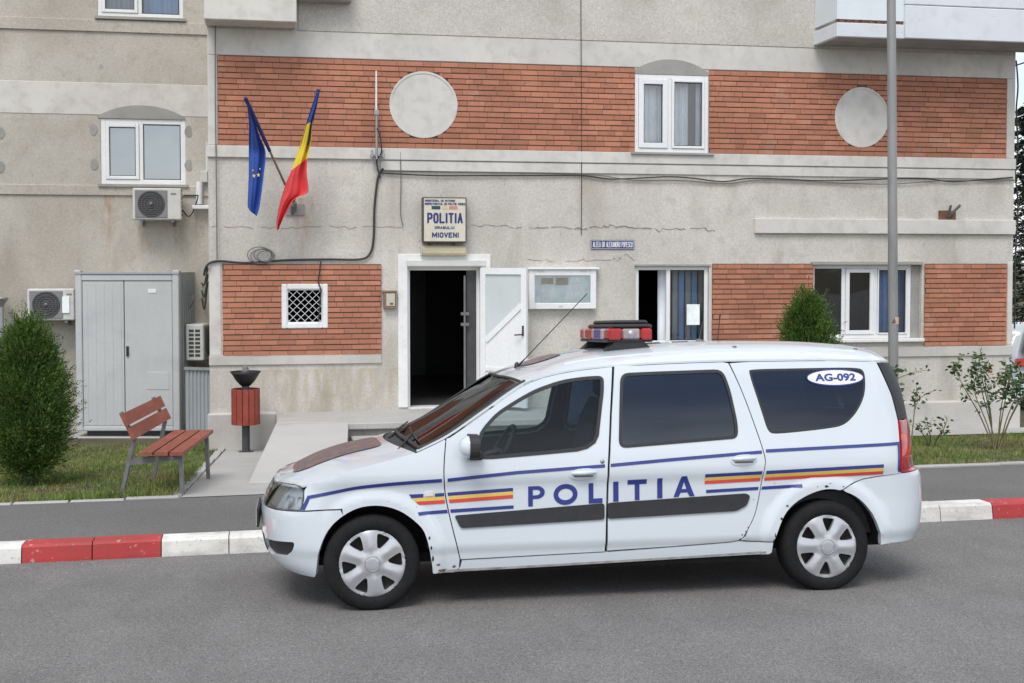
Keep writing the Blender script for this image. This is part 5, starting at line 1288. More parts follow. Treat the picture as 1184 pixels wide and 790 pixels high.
# ---- outlines (metres along the car and above the street)
zs = hermite([(-.70,.66),(-.60,.69),(-.52,.715),(-.46,.74),(-.404,.757),(-.30,.79),(-.158,.840),(.0,.882),(.102,.906),(.20,.930),(.281,.954),(.365,.99),(.455,1.032),(.692,1.183),(.98,1.364),(1.06,1.395),(1.137,1.414),(1.305,1.442),(1.535,1.462),(1.926,1.478),(2.334,1.485),(2.855,1.485),(3.2,1.478),(3.45,1.462),(3.6,1.44)])
fdoor = catmull([(p[0], p[1], 0) for p in [(.46,1.029),(.443,.865),(.446,.732),(.473,.572),(.541,.289)]], 4)
fdoor = [(p.x, p.y) for p in fdoor]+[(1.0,.297),(1.446,.304),(1.456,.568),(1.465,.844),(1.497,1.155),(1.533,1.452)]+[(x, zs(x)-.012) for x in (1.42,1.3,1.18,1.08,1.0,.92,.84,.76,.68,.6,.53,.48)]
fseal = chaikin([(.622,.893),(.648,.989),(.668,1.071),(.772,1.18),(.911,1.262),(1.033,1.324),(1.201,1.376),(1.357,1.395),(1.474,1.398),(1.468,1.30),(1.45,1.209),(1.403,.941),(1.0,.915)], 2, .2)
fglass = inset(fseal, .022)
rd = [(1.459+.004,.309),(1.469,.567),(1.479,.844),(1.511,1.154),(1.550,1.458)]+[(x, zs(x)-.012) for x in (1.7,1.9,2.1,2.27)]
rd += [(p.x, p.y) for p in catmull([(p[0], p[1], 0) for p in [(2.305,1.466),(2.37,1.3),(2.436,1.083),(2.490,.875),(2.484,.786),(2.434,.537),(2.371,.407)]], 4)]
rd += [(2.35,.372),(2.315,.345),(2.26,.336),(1.9,.322)]
rdoor = rd[::-1]
rseal = roundpoly([(1.583,1.412),(1.806,1.419),(2.262,1.428),(2.300,1.301),(2.330,1.086),(2.325,.990),(1.54,.945),(1.562,1.206)], .055)
rglass = inset(rseal, .020)
qseal = chaikin([(2.433,1.412),(2.455,1.426),(2.8,1.428),(3.19,1.429),(3.232,1.40),(3.222,1.286),(3.19,1.205),(3.135,1.13),(3.066,1.07),(2.990,1.043),(2.58,1.010),(2.528,1.026),(2.498,1.15)], 2, .22)
farch = [(-.338,.205),(-.319,.371),(-.249,.515),(-.119,.612),(.023,.637),(.163,.602),(.284,.511),(.331,.425),(.362,.273),(.368,.22)]
rarch = [(2.537,.262),(2.562,.371),(2.637,.522),(2.77,.617),(2.93,.655),(3.092,.608),(3.201,.503),(3.261,.37),(3.274,.285)]
def smooth2(P, n=5): return [(p.x, p.y) for p in catmull([(a[0], a[1], 0) for a in P], n)]
FA, RA = smooth2(farch), smooth2(rarch)
g_ = .0035                                   # half the width of the shut lines
seam_f = [(-.179,.617),(-.30,.612),(-.40,.604),(-.43,.600)]
iTop = max(range(len(FA)), key=lambda i: -abs(FA[i][0]+.179) if FA[i][1] > .55 else -9)
# fender: above the bumper seam, behind the headlight, up to the hood line and back to the door
HLrear = [(-.425,.602),(-.412,.640),(-.404,.680),(-.402,.73),(-.41,.748)]
fender = [(-.425,.608)]+HLrear[1:4]+[(x, zs(x)-.004) for x in (-.38,-.30,-.2,-.1,0,.1,.2,.281,.34,.40,.447)]+[(p[0]-2*g_, p[1]) for p in [(.46,1.015)]+[(q[0], q[1]) for q in fdoor[1:17]]]
fender += [(.53,.235),(.50,.212),(.372,.207)]+FA[::-1][:len(FA)-iTop]+[(-.179,.623),(-.30,.618)]
quarter = [(2.305+.012,1.466)]+[(p[0]+2*g_, p[1]) for p in rd[9:]][:25]
quarter = [(p[0]+2*g_, p[1]) for p in [(p.x, p.y) for p in catmull([(p[0], p[1], 0) for p in [(2.309,1.466),(2.37,1.3),(2.436,1.083),(2.490,.875),(2.484,.786),(2.434,.537),(2.371,.407)]], 4)]]+[(2.362,.360),(2.335,.345),(2.40,.338),(2.548,.330)]
quarter += [p for p in RA if p[1] > .335 and p[0] < 3.02]+[(3.015,.651),(3.068,.682),(3.152,.712),(3.26,.728),(3.435,.742),(3.438,1.08),(3.410,1.24),(3.325,1.462)]+[(x, zs(x)-.012) for x in (3.2,3.0,2.8,2.6,2.45)]
sillp = [(.378,.209),(.50,.208),(.54,.235),(.549,.280),(1.0,.289),(1.45,.297),(1.9,.314),(2.25,.328),(2.32,.337),(2.38,.330),(2.45,.327),(2.545,.322),(2.538,.262),(2.524,.250),(2.011,.240),(1.451,.228),(.903,.217)]
sE = SF                                       # middle of the nose
def both(fn):
    for far in (False, True): fn(far)
rub = lambda P: P
PARTS = {}
for far in (False, True):
    k = 'far' if far else 'near'
    PARTS['fender', k] = panel('fender', M['car_white'], CAR, fender, far=far, depth=.02)
    PARTS['fdoor', k] = panel('front_door', M['car_white'], CAR, fdoor, [fseal], far=far, depth=.02)
    PARTS['rdoor', k] = panel('rear_door', M['car_white'], CAR, rdoor, [rseal], far=far, depth=.02)
    PARTS['quarter', k] = panel('quarter_panel', M['car_white'], CAR, quarter, [qseal], far=far, depth=.02)
    PARTS['sill', k] = panel('sill', M['car_white'], CAR, sillp, far=far, depth=.03)
    if not far:
        for P in (PARTS['fdoor', k], PARTS['rdoor', k]): pass
    d1, d2, q = PARTS['fdoor', k], PARTS['rdoor', k], PARTS['quarter', k]
    panel('window_seal', M['car_trim'], d1, fseal, [fglass], off=.004, depth=.02, far=far)
    panel('window_seal', M['car_trim'], d2, rseal, [rglass], off=.004, depth=.02, far=far)
    panel('window_pane', M['glass_front'], d1, fglass, off=-.004, rim=False, far=far, step=.09)
    panel('window_pane', M['glass_tint' if not far else 'glass_tint_far'], d2, rglass, off=-.004, rim=False, far=far, step=.09)
    panel('rear_side_window', M['glass_tint' if not far else 'glass_tint_far'], q, inset(qseal, .004), off=-.003, rim=False, far=far, step=.09)
    panel('window_edge', M['car_trim'], q, inset(qseal, .0), [inset(qseal, .014)], off=-.0015, depth=.01, far=far)
    # black side mouldings
    panel('side_moulding', M['car_trim'], d1, roundpoly([(.501,.560),(.540,.482),(1.443,.507),(1.4435,.607)], .018), off=.012, depth=.016, far=far)
    panel('side_moulding', M['car_trim'], d2, roundpoly([(1.464,.608),(2.37,.642),(2.395,.625),(2.372,.565),(2.30,.532),(1.463,.509)], .022), off=.012, depth=.016, far=far)
    # door handles
    for d, (hx_, hz) in ((d1, (1.309, .795)), (d2, (2.352, .855))):
        lp = [(hx_+.088*math.copysign(abs(math.cos(a))**.8, math.cos(a)), hz+.034*math.copysign(abs(math.sin(a))**.9, math.sin(a))+.02*(math.cos(a))*.2) for a in [2*math.pi*i/24 for i in range(24)]]
        h = panel('handle', M['car_white'], d, lp, off=.006, depth=.006, far=far, step=.02)
        mb = MB(); sg = -1 if far else 1
        pts = [surf(hx_-.075+.15*i/6, hz+.006+.004*i/6, .010+.020*math.sin(math.pi*i/6)) for i in range(7)]
        mb.tube([(p.x, p.y*sg, p.z) for p in pts], [.010, .014, .016, .016, .016, .014, .010], 8); mb.build('handle_grip', M['car_white'], h, world=False) if False else mb.build('handle_grip', M['car_white'], d, world=False)
        mb = MB(); pts = [surf(hx_-.06+.12*i/4, hz-.014, .0072) for i in range(5)]; mb.tube([(p.x, p.y*sg, p.z) for p in pts], .0045, 5); mb.build('handle_recess', M['cable_grey'], d, world=False)
    # headlight
    hl = [(-.425,.603),(-.414,.640),(-.408,.680),(-.404,.722),(-.425,.752),(-.462,.757)]+[('s', SF+.36, .742), ('s', SF+.27, .70), ('s', SF+.23, .64), ('s', SF+.245, .606)]+[(-.60,.594)]
    h = panel('headlight', M['reflector'], CAR, hl, off=-.045, depth=.0, rim=False, far=far)
    panel('headlight_lens', M['lens_clear'], h, hl, off=.001, depth=.05, rim=False, far=far)
    hlS = roundpoly(ccw(toS(hl)), .02)
    panel('headlight_housing', M['car_trim'], h, hlS, [inset(hlS, .010)], off=.0, depth=.05, far=far, conv=False)
    for (cx_, cz_, rr) in ((-.53,.655,.042), (-.455,.655,.036)):
        s_ = s_of(cx_, cz_); c = surf(s_, cz_, -.03); n = (surf(s_, cz_, .01)-surf(s_, cz_, -.01)).normalized(); n = (n+Vector((-1.2, 0, 0))).normalized()
        a_ = n.cross(Vector((0, 0, 1))).normalized(); b_ = n.cross(a_); mb = MB(); N = 18; vs = []; rings = ((rr, .0), (rr*.95, -.012), (rr*.5, -.03), (.006, -.034))
        for (r_, d_) in rings:
            for i in range(N): t = 2*math.pi*i/N; v = c+n*d_+(a_*math.cos(t)+b_*math.sin(t))*r_; vs.append((v.x, v.y*(-1 if far else 1), v.z))
        fs = [(j*N+i, j*N+(i+1) % N, (j+1)*N+(i+1) % N, (j+1)*N+i) for j in range(3) for i in range(N)]; mb.add(vs, fs, 0, True); mb.build('bulb_reflector', M['hubcap'], h, world=False)
    # front indicator on the fender
    ind = roundpoly([(.318,.682),(.376,.684),(.378,.710),(.320,.708)], .012); panel('side_indicator', M['ind_clear'], PARTS['fender', k], ind, off=.008, depth=.01, far=far, step=.02)
    # tail lamp and black corner strip
    tl = [(3.445,.744),(3.445,.9),(3.445,1.078)]+[('s', XR+.62, 1.078), ('s', XR+.64, .95), ('s', XR+.60, .83), ('s', XR+.52, .744)]
    t = panel('tail_light', M['lens_red'], CAR, tl, off=.006, depth=.02, far=far, step=.03)
    panel('lower_lens', M['lens_dkred'], t, [(3.450,.752),(3.450,.84)]+[('s', XR+.5, .84), ('s', XR+.45, .752)], off=.0085, depth=.003, far=far, step=.03)
    panel('upper_lens', M['lens_dkred'], t, [(3.450,.99),(3.450,1.07)]+[('s', XR+.5, 1.07), ('s', XR+.5, .99)], off=.0085, depth=.003, far=far, step=.03)
    ds = [(3.445,1.086),(3.418,1.24),(3.371,1.37),(3.338,1.456),('s', XR+.40, 1.45),('s', XR+.47, 1.3),('s', XR+.55, 1.086)]
    panel('corner_trim', M['car_trim'], CAR, ds, off=.002, depth=.015, far=far)
    # lower rear reflector
    panel('reflector', M['lens_red'], CAR, [('s', XR+.32, .375), ('s', XR+.44, .385), ('s', XR+.44, .42), ('s', XR+.33, .41)], off=.004, depth=.006, far=far, step=.03)
# bumpers, both halves in one mesh
fb = [p for p in FA[:iTop+1]]
fbo = [(-.345,.200)]+[(p[0], p[1]) for p in fb if p[1] > .21]+[(-.19,.615),(-.30,.610),(-.40,.602),(-.5,.596),(-.58,.591)]+[('s', SF+.25, .590), ('s', SF+.02, .590), ('s', SF+.0005, .590), ('s', SF+.0005, .225), ('s', SF+.2, .222), (-.60,.224),(-.50,.212)]
fog = roundpoly(ccw(toS([(-.648,.385),(-.462,.415),(-.475,.36),(-.515,.315),(-.60,.295),(-.640,.31)])), .03)
lowgr = [(SF+.02,.30),(SF+.33,.30),(SF+.31,.40),(SF+.02,.41)]
mbp = panel('front_bumper', M['car_white'], CAR, toS(fbo), [fog], both=True, depth=.03, conv=False)
for far in (False, True): panel('fog_recess', M['car_trim'], mbp, inset(fog, -.004), off=-.022, rim=False, far=far, conv=False)
panel('lower_grille', M['car_trim'], mbp, roundpoly(lowgr, .02), off=.003, depth=.006, both=True, conv=False)
rbo = [p for p in RA if p[0] > 3.02]+[(3.278,.288),(3.33,.292),(3.45,.296),('s', XR+.4, .30),('s', SR-.0005, .31),('s', SR-.0005, .736),('s', XR+.5, .736),('s', XR+.35, .738)]+[(3.446,.738),(3.26,.722),(3.155,.706),(3.073,.676),(3.02,.645)]
RB = panel('rear_bumper', M['car_white'], CAR, rbo, both=True, depth=.04, off=.010)
panel('front_filler', M['inner'], CAR, [(SF+.0005,.58),(SF+.62,.58),(SF+.62,.70),(SF+.0005,.70)], off=-.07, rim=False, both=True, conv=False, step=.1)
# grille between the lamps and number plate
gr = [(SF+.0005,.596),(SF+.235,.598),(SF+.225,.64),(SF+.262,.698),(SF+.32,.728),(SF+.0005,.722)]
g = panel('grille', M['car_trim'], CAR, gr, off=-.012, depth=.02, both=True, conv=False)
for zz in (.625, .655, .685): panel('grille_slat', M['metal'], g, [(SF+.0005,zz),(SF+.215,zz),(SF+.215,zz+.010),(SF+.0005,zz+.010)], off=-.002, depth=.012, both=True, conv=False)
mb = MB(); mb.box((-.706, -.27, .44), (-.690, .27, .565), bev=.005); pl_ = mb.build('number_plate', M['car_trim'], CAR, world=False)
mb = MB(); mb.box((-.7085, -.26, .45), (-.705, .26, .555)); mb.build('plate_face', M['white_pvc'], pl_, world=False)

# ---- top: hood, windscreen, roof
zc = hermite([(-.66,.70),(-.62,.722),(-.585,.742),(-.55,.762),(-.49,.788),(-.439,.808),(-.296,.870),(-.125,.920),(.0,.944),(.105,.962),(.20,.988),(.26,1.010),(.32,1.038),(.455,1.109),(.692,1.254),(.90,1.378),(.985,1.414),(1.045,1.436),(1.284,1.511),(1.526,1.551),(1.77,1.575),(2.08,1.597),(2.45,1.606),(2.9,1.600),(3.28,1.575),(3.45,1.548),(3.54,1.515),(3.6,1.455)])
def hs(x):
    z = zs(x)
    if x < XF: u = (XF-x)/(XF-nose(z)); v = 0 if u >= 1 else (1-u**NF)**(1/NF)
    elif x > XR: u = (x-XR)/(tailx(z)-XR); v = 0 if u >= 1 else (1-u**NR)**(1/NR)
    else: v = 1
    return (sec(z)+flare(x, z))*v
def top(x, v, off=0.):
    h = hs(x); e = zs(x); c = zc(x); k = 2.3 if x < .25 else 2.3+min(1.2, (x-.25)*1.2)
    return Vector((x, v*h, e+(c-e)*(1-abs(v)**k)+off))
def topgrid(name, m, parent, xf, xb, n, mm, off=0., vmax=1., lip=None, back=None, rim=.012, mb=None, build=True):
    vs = []; fs = []; rows = []
    for i in range(n+1):
        row = []
        for j in range(mm+1):
            v = -1+2*j/mm; v = math.copysign(abs(v)**.85, v)*vmax; x = xf(v)+(xb(v)-xf(v))*i/n; row.append(top(x, v, off))
        rows.append(row)
    if lip: rows = lip(rows)+rows
    mb = MB()
    for r_ in rows: vs += [tuple(p) for p in r_]
    for i in range(len(rows)-1):
        for j in range(mm):
            a = i*(mm+1)+j; fs.append((a, a+mm+1, a+mm+2, a+1))
    mb.add(vs, fs, 0, True)
    if rim:
        loop = [p for p in rows[0]]+[r_[-1] for r_ in rows[1:]]+[p for p in rows[-1][::-1][1:]]+[r_[0] for r_ in rows[::-1][1:-1]]
        N = len(loop); mb.add([tuple(p) for p in loop]+[(p.x, p.y, p.z-rim) for p in loop], [(i, i+N, (i+1) % N+N, (i+1) % N)[::-1] for i in range(N)])
    mb.f = [f[::-1] for f in mb.f]
    return mb.build(name, m, parent, world=False)
xlip = lambda v: -.580+.140*abs(v)**2.2
xcowl = lambda v: .13+.135*abs(v)**2
def liprow(rows):
    out = []
    r0 = rows[0]; row = []; row2 = []
    for i, p in enumerate(r0):                # roll the front edge of the hood down on to the grille line
        v = abs(-1+2*i/(len(r0)-1))**.85; f = min(1, abs(p.y)/.87); a = math.acos(f**(NF/2)); zl = .722+.028*v**1.5
        u = math.sin(a)**(2/NF); x = XF-(XF-nose(zl))*u; q = Vector((x, p.y, zl)); row2.append(q); row.append(p.lerp(q, .55)+Vector((-.004, 0, .008*(1-v**4))))
    return [row2, row]
HOOD = topgrid('hood', M['car_white'], CAR, lambda v: xlip(v), xcowl, 26, 28, lip=liprow, vmax=.995)
def topdecal(name, m, parent, P, off=.003, step=.05, mb=None):
    pts, tris, _ = cdt(P, (), step, step*.6); mb = MB(); mb.add([tuple(top(p[0], p[1], off)) for p in pts], tris, 0, True); return mb.build(name, m, parent, world=False)
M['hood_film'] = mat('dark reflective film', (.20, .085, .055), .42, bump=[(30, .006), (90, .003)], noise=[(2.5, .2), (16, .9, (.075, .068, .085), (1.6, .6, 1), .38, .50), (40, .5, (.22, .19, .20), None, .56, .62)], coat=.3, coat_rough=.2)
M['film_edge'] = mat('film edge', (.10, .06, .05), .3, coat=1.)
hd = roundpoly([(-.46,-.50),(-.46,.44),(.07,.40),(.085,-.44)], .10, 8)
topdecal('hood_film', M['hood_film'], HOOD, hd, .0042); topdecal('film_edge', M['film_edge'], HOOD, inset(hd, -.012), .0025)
COWL = topgrid('cowl', M['car_trim'], CAR, lambda v: xcowl(v)+.008, lambda v: .215+.075*abs(v)**2, 4, 20, off=-.012, vmax=.985)
xwb = lambda v: .218+.078*abs(v)**2; xwt = lambda v: .925+.055*abs(v)**2
topgrid('windscreen_seal', M['car_trim'], CAR, lambda v: xwb(v), lambda v: xwt(v), 14, 24, off=-.006, vmax=.975, rim=0) if False else None
WS = topgrid('windscreen', M['glass_screen'], CAR, lambda v: xwb(v)+.02, lambda v: xwt(v)-.03, 16, 24, off=-.004, vmax=.935, rim=0)
def strip(name, m, parent, fn, n, w=None):
    mb = MB(); vs = []
    for i in range(n+1):
        a, b = fn(i/n); vs += [tuple(a), tuple(b)]
    mb.add(vs, [(2*i, 2*i+2, 2*i+3, 2*i+1) for i in range(n)], 0, True); return mb
for sg in (-1, 1):                            # windscreen pillars in body colour with a black edge
    rows = [[top(xwb(1)-.02+(xwt(1)+.04-xwb(1)+.02)*i/18, sg*(.94+.06*j/4), .001) for j in range(5)] for i in range(19)]
    mb = MB(); mb.add([tuple(p) for r_ in rows for p in r_], [((i*5+j), (i*5+j+5), (i*5+j+6), (i*5+j+1)) if sg < 0 else ((i*5+j), (i*5+j+1), (i*5+j+6), (i*5+j+5)) for i in range(18) for j in range(4)], 0, True)
    mb.f = [f[::-1] for f in mb.f] if sg < 0 else mb.f
    mb.f = [f for f in mb.f]; mb.build('windscreen_pillar', M['car_white'], CAR, world=False)
    mb = MB(); P = [top(xwb(.94)+(xwt(.94)-xwb(.94))*i/14, sg*.938, .003) for i in range(15)]; mb.tube(P, .010, 6); mb.build('windscreen_edge', M['car_trim'], WS, world=False)
mb = MB(); mb.tube([top(xwb(v)+.012, v, -.002) for v in [-.95+1.9*i/20 for i in range(21)]], .014, 6); mb.tube([top(xwt(v)-.02, v, .0) for v in [-.95+1.9*i/20 for i in range(21)]], .010, 6); mb.build('windscreen_edge', M['car_trim'], WS, world=False)
rend = lambda v: 3.585-.05*abs(v)**3
ROOF = topgrid('roof', M['car_white'], CAR, lambda v: xwt(v)-.012, rend, 60, 28, vmax=.992)
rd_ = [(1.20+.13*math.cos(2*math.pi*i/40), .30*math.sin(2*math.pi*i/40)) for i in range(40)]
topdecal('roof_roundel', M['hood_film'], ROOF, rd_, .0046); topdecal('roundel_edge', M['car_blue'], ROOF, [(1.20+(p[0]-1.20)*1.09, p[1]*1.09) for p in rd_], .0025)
for sg in (-1, 1): mb = MB(); P = [top(1.25+2.0*i/24, sg*.80, -.002) for i in range(25)]; mb.tube(P, .008, 6); mb.build('roof_rib', M['car_white'], ROOF, world=False)
for x in (2.42, 3.27): mb = MB(); mb.lathe([(.016, 0), (.014, .006), (0, .008)], top(x, -.72, 0), n=10); mb.build('roof_plug', M['cable_grey'], ROOF, world=False)
# tailgate and rear glass
tg = [('s', XR+.66, .75), ('s', SR-.0005, .75), ('s', SR-.0005, 1.44), ('s', XR+.48, 1.44), ('s', XR+.56, 1.2), ('s', XR+.66, 1.08)]
rg = [('s', XR+.62, 1.02), ('s', SR-.02, 1.0), ('s', SR-.02, 1.40), ('s', XR+.54, 1.39)]
TG = panel('tailgate', M['car_white'], CAR, tg, both=True, depth=.02)
panel('rear_window', M['glass_tint'], TG, rg, off=.003, depth=.004, both=True)
mb = MB(); mb.box((3.70, -.26, .80), (3.715, .26, .91), bev=.004); mb.build('number_plate', M['white_pvc'], TG, world=False) if False else None

# dark inner shell behind the shut lines, pillars inside the glass
def circ(cx, cz, r, a0, a1, n=20): return [(cx+r*math.cos(math.radians(a0+(a1-a0)*i/n)), cz+r*math.sin(math.radians(a0+(a1-a0)*i/n))) for i in range(n+1)]
shell = [(.40,.24),(2.50,.26)]+circ(2.905,.29,.40,184,0)+[(3.38,.33),(3.38,1.0),(3.3,1.44)]+[(x, zs(x)-.02) for x in (3.0,2.6,2.2,1.8,1.4,1.1,.98,.85,.692,.5,.4)]+[(.35,.90),(.0,.82),(-.35,.72),(-.38,.64)]+circ(.015,.29,.40,150,-5)
panel('inner_shell', M['inner'], CAR, ccw(shell), [inset(fseal, -.012), inset(rseal, -.012), inset(qseal, -.012)], off=-.03, rim=False, both=True, step=.12)
# underbody and wheel wells
mb = MB(); mb.box((-.45, -.60, .24), (3.45, .60, .30)); mb.box((.42, -.78, .20), (2.48, .78, .27)); mb.box((-.45, -.5, .28), (.38, .5, .62)); mb.box((3.3, -.7, .3), (3.5, .7, .62)); mb.box((.40, -.80, .24), (2.5, .80, .34))
mb.build('underbody', M['under'], CAR, world=False)
for x in (.0, 2.91):
    for sg in (-1, 1):
        mb = MB(); N = 24; vs = []
        for j, y in enumerate((.795, .55)):
            for i in range(N+1): a = math.radians(1+178*i/N); vs.append((x+.372*math.cos(a), sg*y, .29+.372*math.sin(a)))
        mb.add(vs, [(i, i+1, N+2+i, N+1+i) for i in range(N)], 0, True); mb.add([(x, sg*.55, .29)]+[vs[N+1+i] for i in range(N+1)], [(0, i+1, i+2) for i in range(N)]); mb.build('wheel_arch', M['under'], CAR, world=False)
# wheels
def wheel(x, sg, rot):
    w_ = empty('wheel', (x, sg*.765, WH), 0, CAR)
    def b(mb, name, m): 
        if sg > 0: mb.v = [(v[0], -v[1], v[2]) for v in mb.v]; mb.f = [f[::-1] for f in mb.f]
        return mb.build(name, m, w_, world=False)
    mb = MB(); r0 = .292
    prof = [(.195, -.075), (.205, -.088), (.235, -.096), (.262, -.094), (.280, -.082), (r0-.004, -.066), (r0, -.05), (r0, .05), (r0-.004, .066), (.280, .082), (.25, .095), (.2, .085)]
    mb.lathe([(r, h) for r, h in prof], axis='Y', n=56)
    for gk in (-.035, 0, .035): pass
    b(mb, 'tyre', M['rubber'])
    mb = MB(); mb.lathe([(.205, -.07), (.19, -.045), (.16, -.02), (.07, -.02), (.0, -.02)], axis='Y', n=40); mb.lathe([(.2, .08), (.0, .08)], axis='Y', n=30)
    for k in range(4): a = 2*math.pi*k/4+.3; mb.lathe([(.012, 0), (.012, -.02), (0, -.02)], (.055*math.cos(a), -.02, .055*math.sin(a)), 'Y', 8)
    b(mb, 'rim', M['rim_dark'])
    outer = [(.212*math.cos(2*math.pi*i/72), .212*math.sin(2*math.pi*i/72)) for i in range(72)]
    holes = []
    for k in range(6):
        c = rot+2*math.pi*(k+.5)/6; h = []
        for r_, half in ((.098, .085), (.14, .20), (.186, .235)): h.append((r_, half))
        P = [(r_*math.cos(c-hf), r_*math.sin(c-hf)) for r_, hf in h]+[(r_*math.cos(c+hf), r_*math.sin(c+hf)) for r_, hf in h[::-1]]
        holes.append(roundpoly(ccw(P), .018))
    pts, tris, loops = cdt(outer, holes, .012, .012)
    def dep(p):
        r_ = math.hypot(*p); a = math.atan2(p[1], p[0])-rot; k = a/(math.pi/3); u = abs(k-round(k))*2      # 0 on a spoke, 1 between
        d = -.082-.016*max(0, 1-(r_/.21)**2)
        if r_ > .196: d = -.084+.010*((r_-.196)/.016)**2
        elif r_ > .07: d += .010*max(0, u-.25)-.006*max(0, 1-u*2.2)*min(1, (r_-.07)/.03)*min(1, (.20-r_)/.02)
        if r_ < .044: d -= .004
        return d
    mb = MB(); mb.add([(p[0], dep(p), p[1]) for p in pts], tris, 0, True)
    for lp in loops:
        n = len(lp); mb.add([(p[0], dep(p), p[1]) for p in lp]+[(p[0], dep(p)+.022, p[1]) for p in lp], [(i, i+n, (i+1) % n+n, (i+1) % n) for i in range(n)])
    b(mb, 'hubcap', M['hubcap'])
    mb = MB(); mb.tube([(.046*math.cos(2*math.pi*i/30), -.1015, .046*math.sin(2*math.pi*i/30)) for i in range(31)], .0022, 5); b(mb, 'hub_ring', M['metal'])
    return w_
for x, rot in ((.0, .12), (2.91, .45)):
    for sg in (-1, 1): wheel(x, sg, rot+math.pi/6*3)
# mirrors
for sg in (-1, 1):
    def mv(P): return [(p[0], p[1]*(-sg)*-1 if False else (p[1] if sg < 0 else -p[1]), p[2]) for p in P]
    mb = MB(); n = 14; m_ = 10; vs = []; fs = []
    c = Vector((.600, -.985, .990))
    for j in range(m_+1):
        th = math.pi*j/m_
        for i in range(n):
            a = 2*math.pi*i/n; ca, sa = math.cos(a), math.sin(a); q = math.sin(th)
            p = Vector((-.085*math.cos(th) if math.cos(th) > 0 else .0, .095*math.copysign(abs(ca)**.8, ca)*q**.8, .072*math.copysign(abs(sa)**.85, sa)*q**.8)); vs.append(tuple(c+p))
    for j in range(m_):
        for i in range(n): fs.append((j*n+i, j*n+(i+1) % n, (j+1)*n+(i+1) % n, (j+1)*n+i))
    mb.add(mv(vs), [f if sg > 0 else f[::-1] for f in fs], 0, True); mir = mb.build('wing_mirror', M['car_white'], CAR, world=False)
    mb = MB(); mb.add(mv([tuple(c+Vector((.004+dx, (.098+k)*math.copysign(abs(math.cos(a))**.75, math.cos(a)), (.075+k)*math.copysign(abs(math.sin(a))**.8, math.sin(a))))) for dx, k in ((-.03, .003), (.028, .0)) for a in [2*math.pi*i/28 for i in range(28)]]), [(i, (i+1) % 28, 28+(i+1) % 28, 28+i) for i in range(28)]+[tuple(range(28, 56)), tuple(range(27, -1, -1))])
    mb.box(*[mv([v])[0] for v in ((.585, -.93, .90), (.675, -.83, .955))], bev=.012); mb.build('mirror_base', M['car_trim'], mir, world=False)
    mb = MB(); mb.add(mv([tuple(c+Vector((.0345, .085*math.copysign(abs(math.cos(a))**.75, math.cos(a)), .062*math.copysign(abs(math.sin(a))**.8, math.sin(a))))) for a in [2*math.pi*i/28 for i in range(28)]]), [tuple(range(28))]); mb.build('mirror_glass', M['metal'], mir, world=False)
# wipers and washer clutter at the cowl
mb = MB()
for (x0, v0, v1) in ((.20, -.75, -.05), (.20, .05, .7)):
    P = [top(xwb(v0+(v1-v0)*i/10)+.035+.05*i/10, v0+(v1-v0)*i/10, .016) for i in range(11)]; mb.tube(P, .0055, 5); mb.tube([top(.17, v0, -.01), P[4]+Vector((0, 0, .006)), P[5]], [.009, .007, .005], 6)
mb.build('wiper', M['black'], CAR, world=False)
# roof aerials
p = top(1.045, .02, 0); mb = MB(); d = Vector((.50, .0, .505)); mb.tube([p, p+d*.12, p+d], [.010, .004, .003], 6); mb.lathe([(.02, -.005), (.016, .02), (.008, .035)], p, n=12); mb.build('aerial', M['black'], ROOF, world=False) 
p = top(2.50, .1, 0); mb = MB(); mb.tube([p, p+Vector((.02, 0, .17))], [.004, .003], 6); mb.tube([p+Vector((.015, 0, .15)), p+Vector((.022, 0, .185))], .005, 6); mb.build('aerial', M['black'], ROOF, world=False)
p = top(2.36, .1, 0); mb = MB(); mb.lathe([(.022, -.004), (.02, .01), (.0, .014)], p, n=12); mb.tube([p, p+Vector((.03, 0, .12))], .0016, 5); mb.build('aerial', M['cable_grey'], ROOF, world=False)
# ---- light bar across the roof
LB = empty('light_bar', (1.735, 0, 1.574), 0, CAR)
def lb(name, m, boxes, bev=.012):
    mb = MB()
    for a, b in boxes: mb.box((a[0], a[1]*.76, a[2]), (b[0], b[1]*.76, b[2]), bev=bev)
    return mb.build(name, M[m], LB, world=False)
lb('base_tray', 'black', [((-.16, -.54, .030), (.16, .54, .050))])
Z0, Z1 = .046, .122
for b_ in [((-.15, -.56, Z0), (-.055, -.40, Z1)), ((.075, -.56, Z0), (.15, -.40, Z1)), ((-.155, .40, Z0), (-.03, .56, Z1)), ((.03, .40, Z0), (.155, .56, Z1)), ((-.165, .05, Z0), (.165, .30, Z1))]: lb('red_lens', 'bar_red', [b_])
lb('grey_lens', 'bar_grey', [((-.054, -.545, Z0+.002), (.074, -.40, Z1-.002))])
for b_ in [((-.165, -.398, Z0+.001), (.165, -.30, Z1-.001)), ((-.165, -.05, Z0+.001), (.165, .048, Z1-.001)), ((-.165, .302, Z0+.001), (.165, .398, Z1-.001))]: lb('clear_lens', 'bar_clear', [b_])
lb('blue_lens', 'bar_blue', [((-.165, -.298, Z0), (.165, -.052, Z1))])
mb = MB(); mb.lathe([(.028, 0), (.024, -.006), (0, -.009)], (.01, -.414, (Z0+Z1)/2), 'Y', 18); mb.build('alley_lamp', M['metal'], LB, world=False)
lb('top_cover', 'black', [((-.11, -.50, Z1-.003), (.165, .50, Z1+.030)), ((-.08, -.40, Z1+.026), (.155, .45, Z1+.056))], .014)
for sg in (-1, 1): mb = MB(); mb.prism([(-.17, -.028), (.17, -.032), (.10, .034), (-.10, .034)], 'Y', sg*.40, sg*.30); mb.build('mounting_foot', M['black'], LB, world=False)

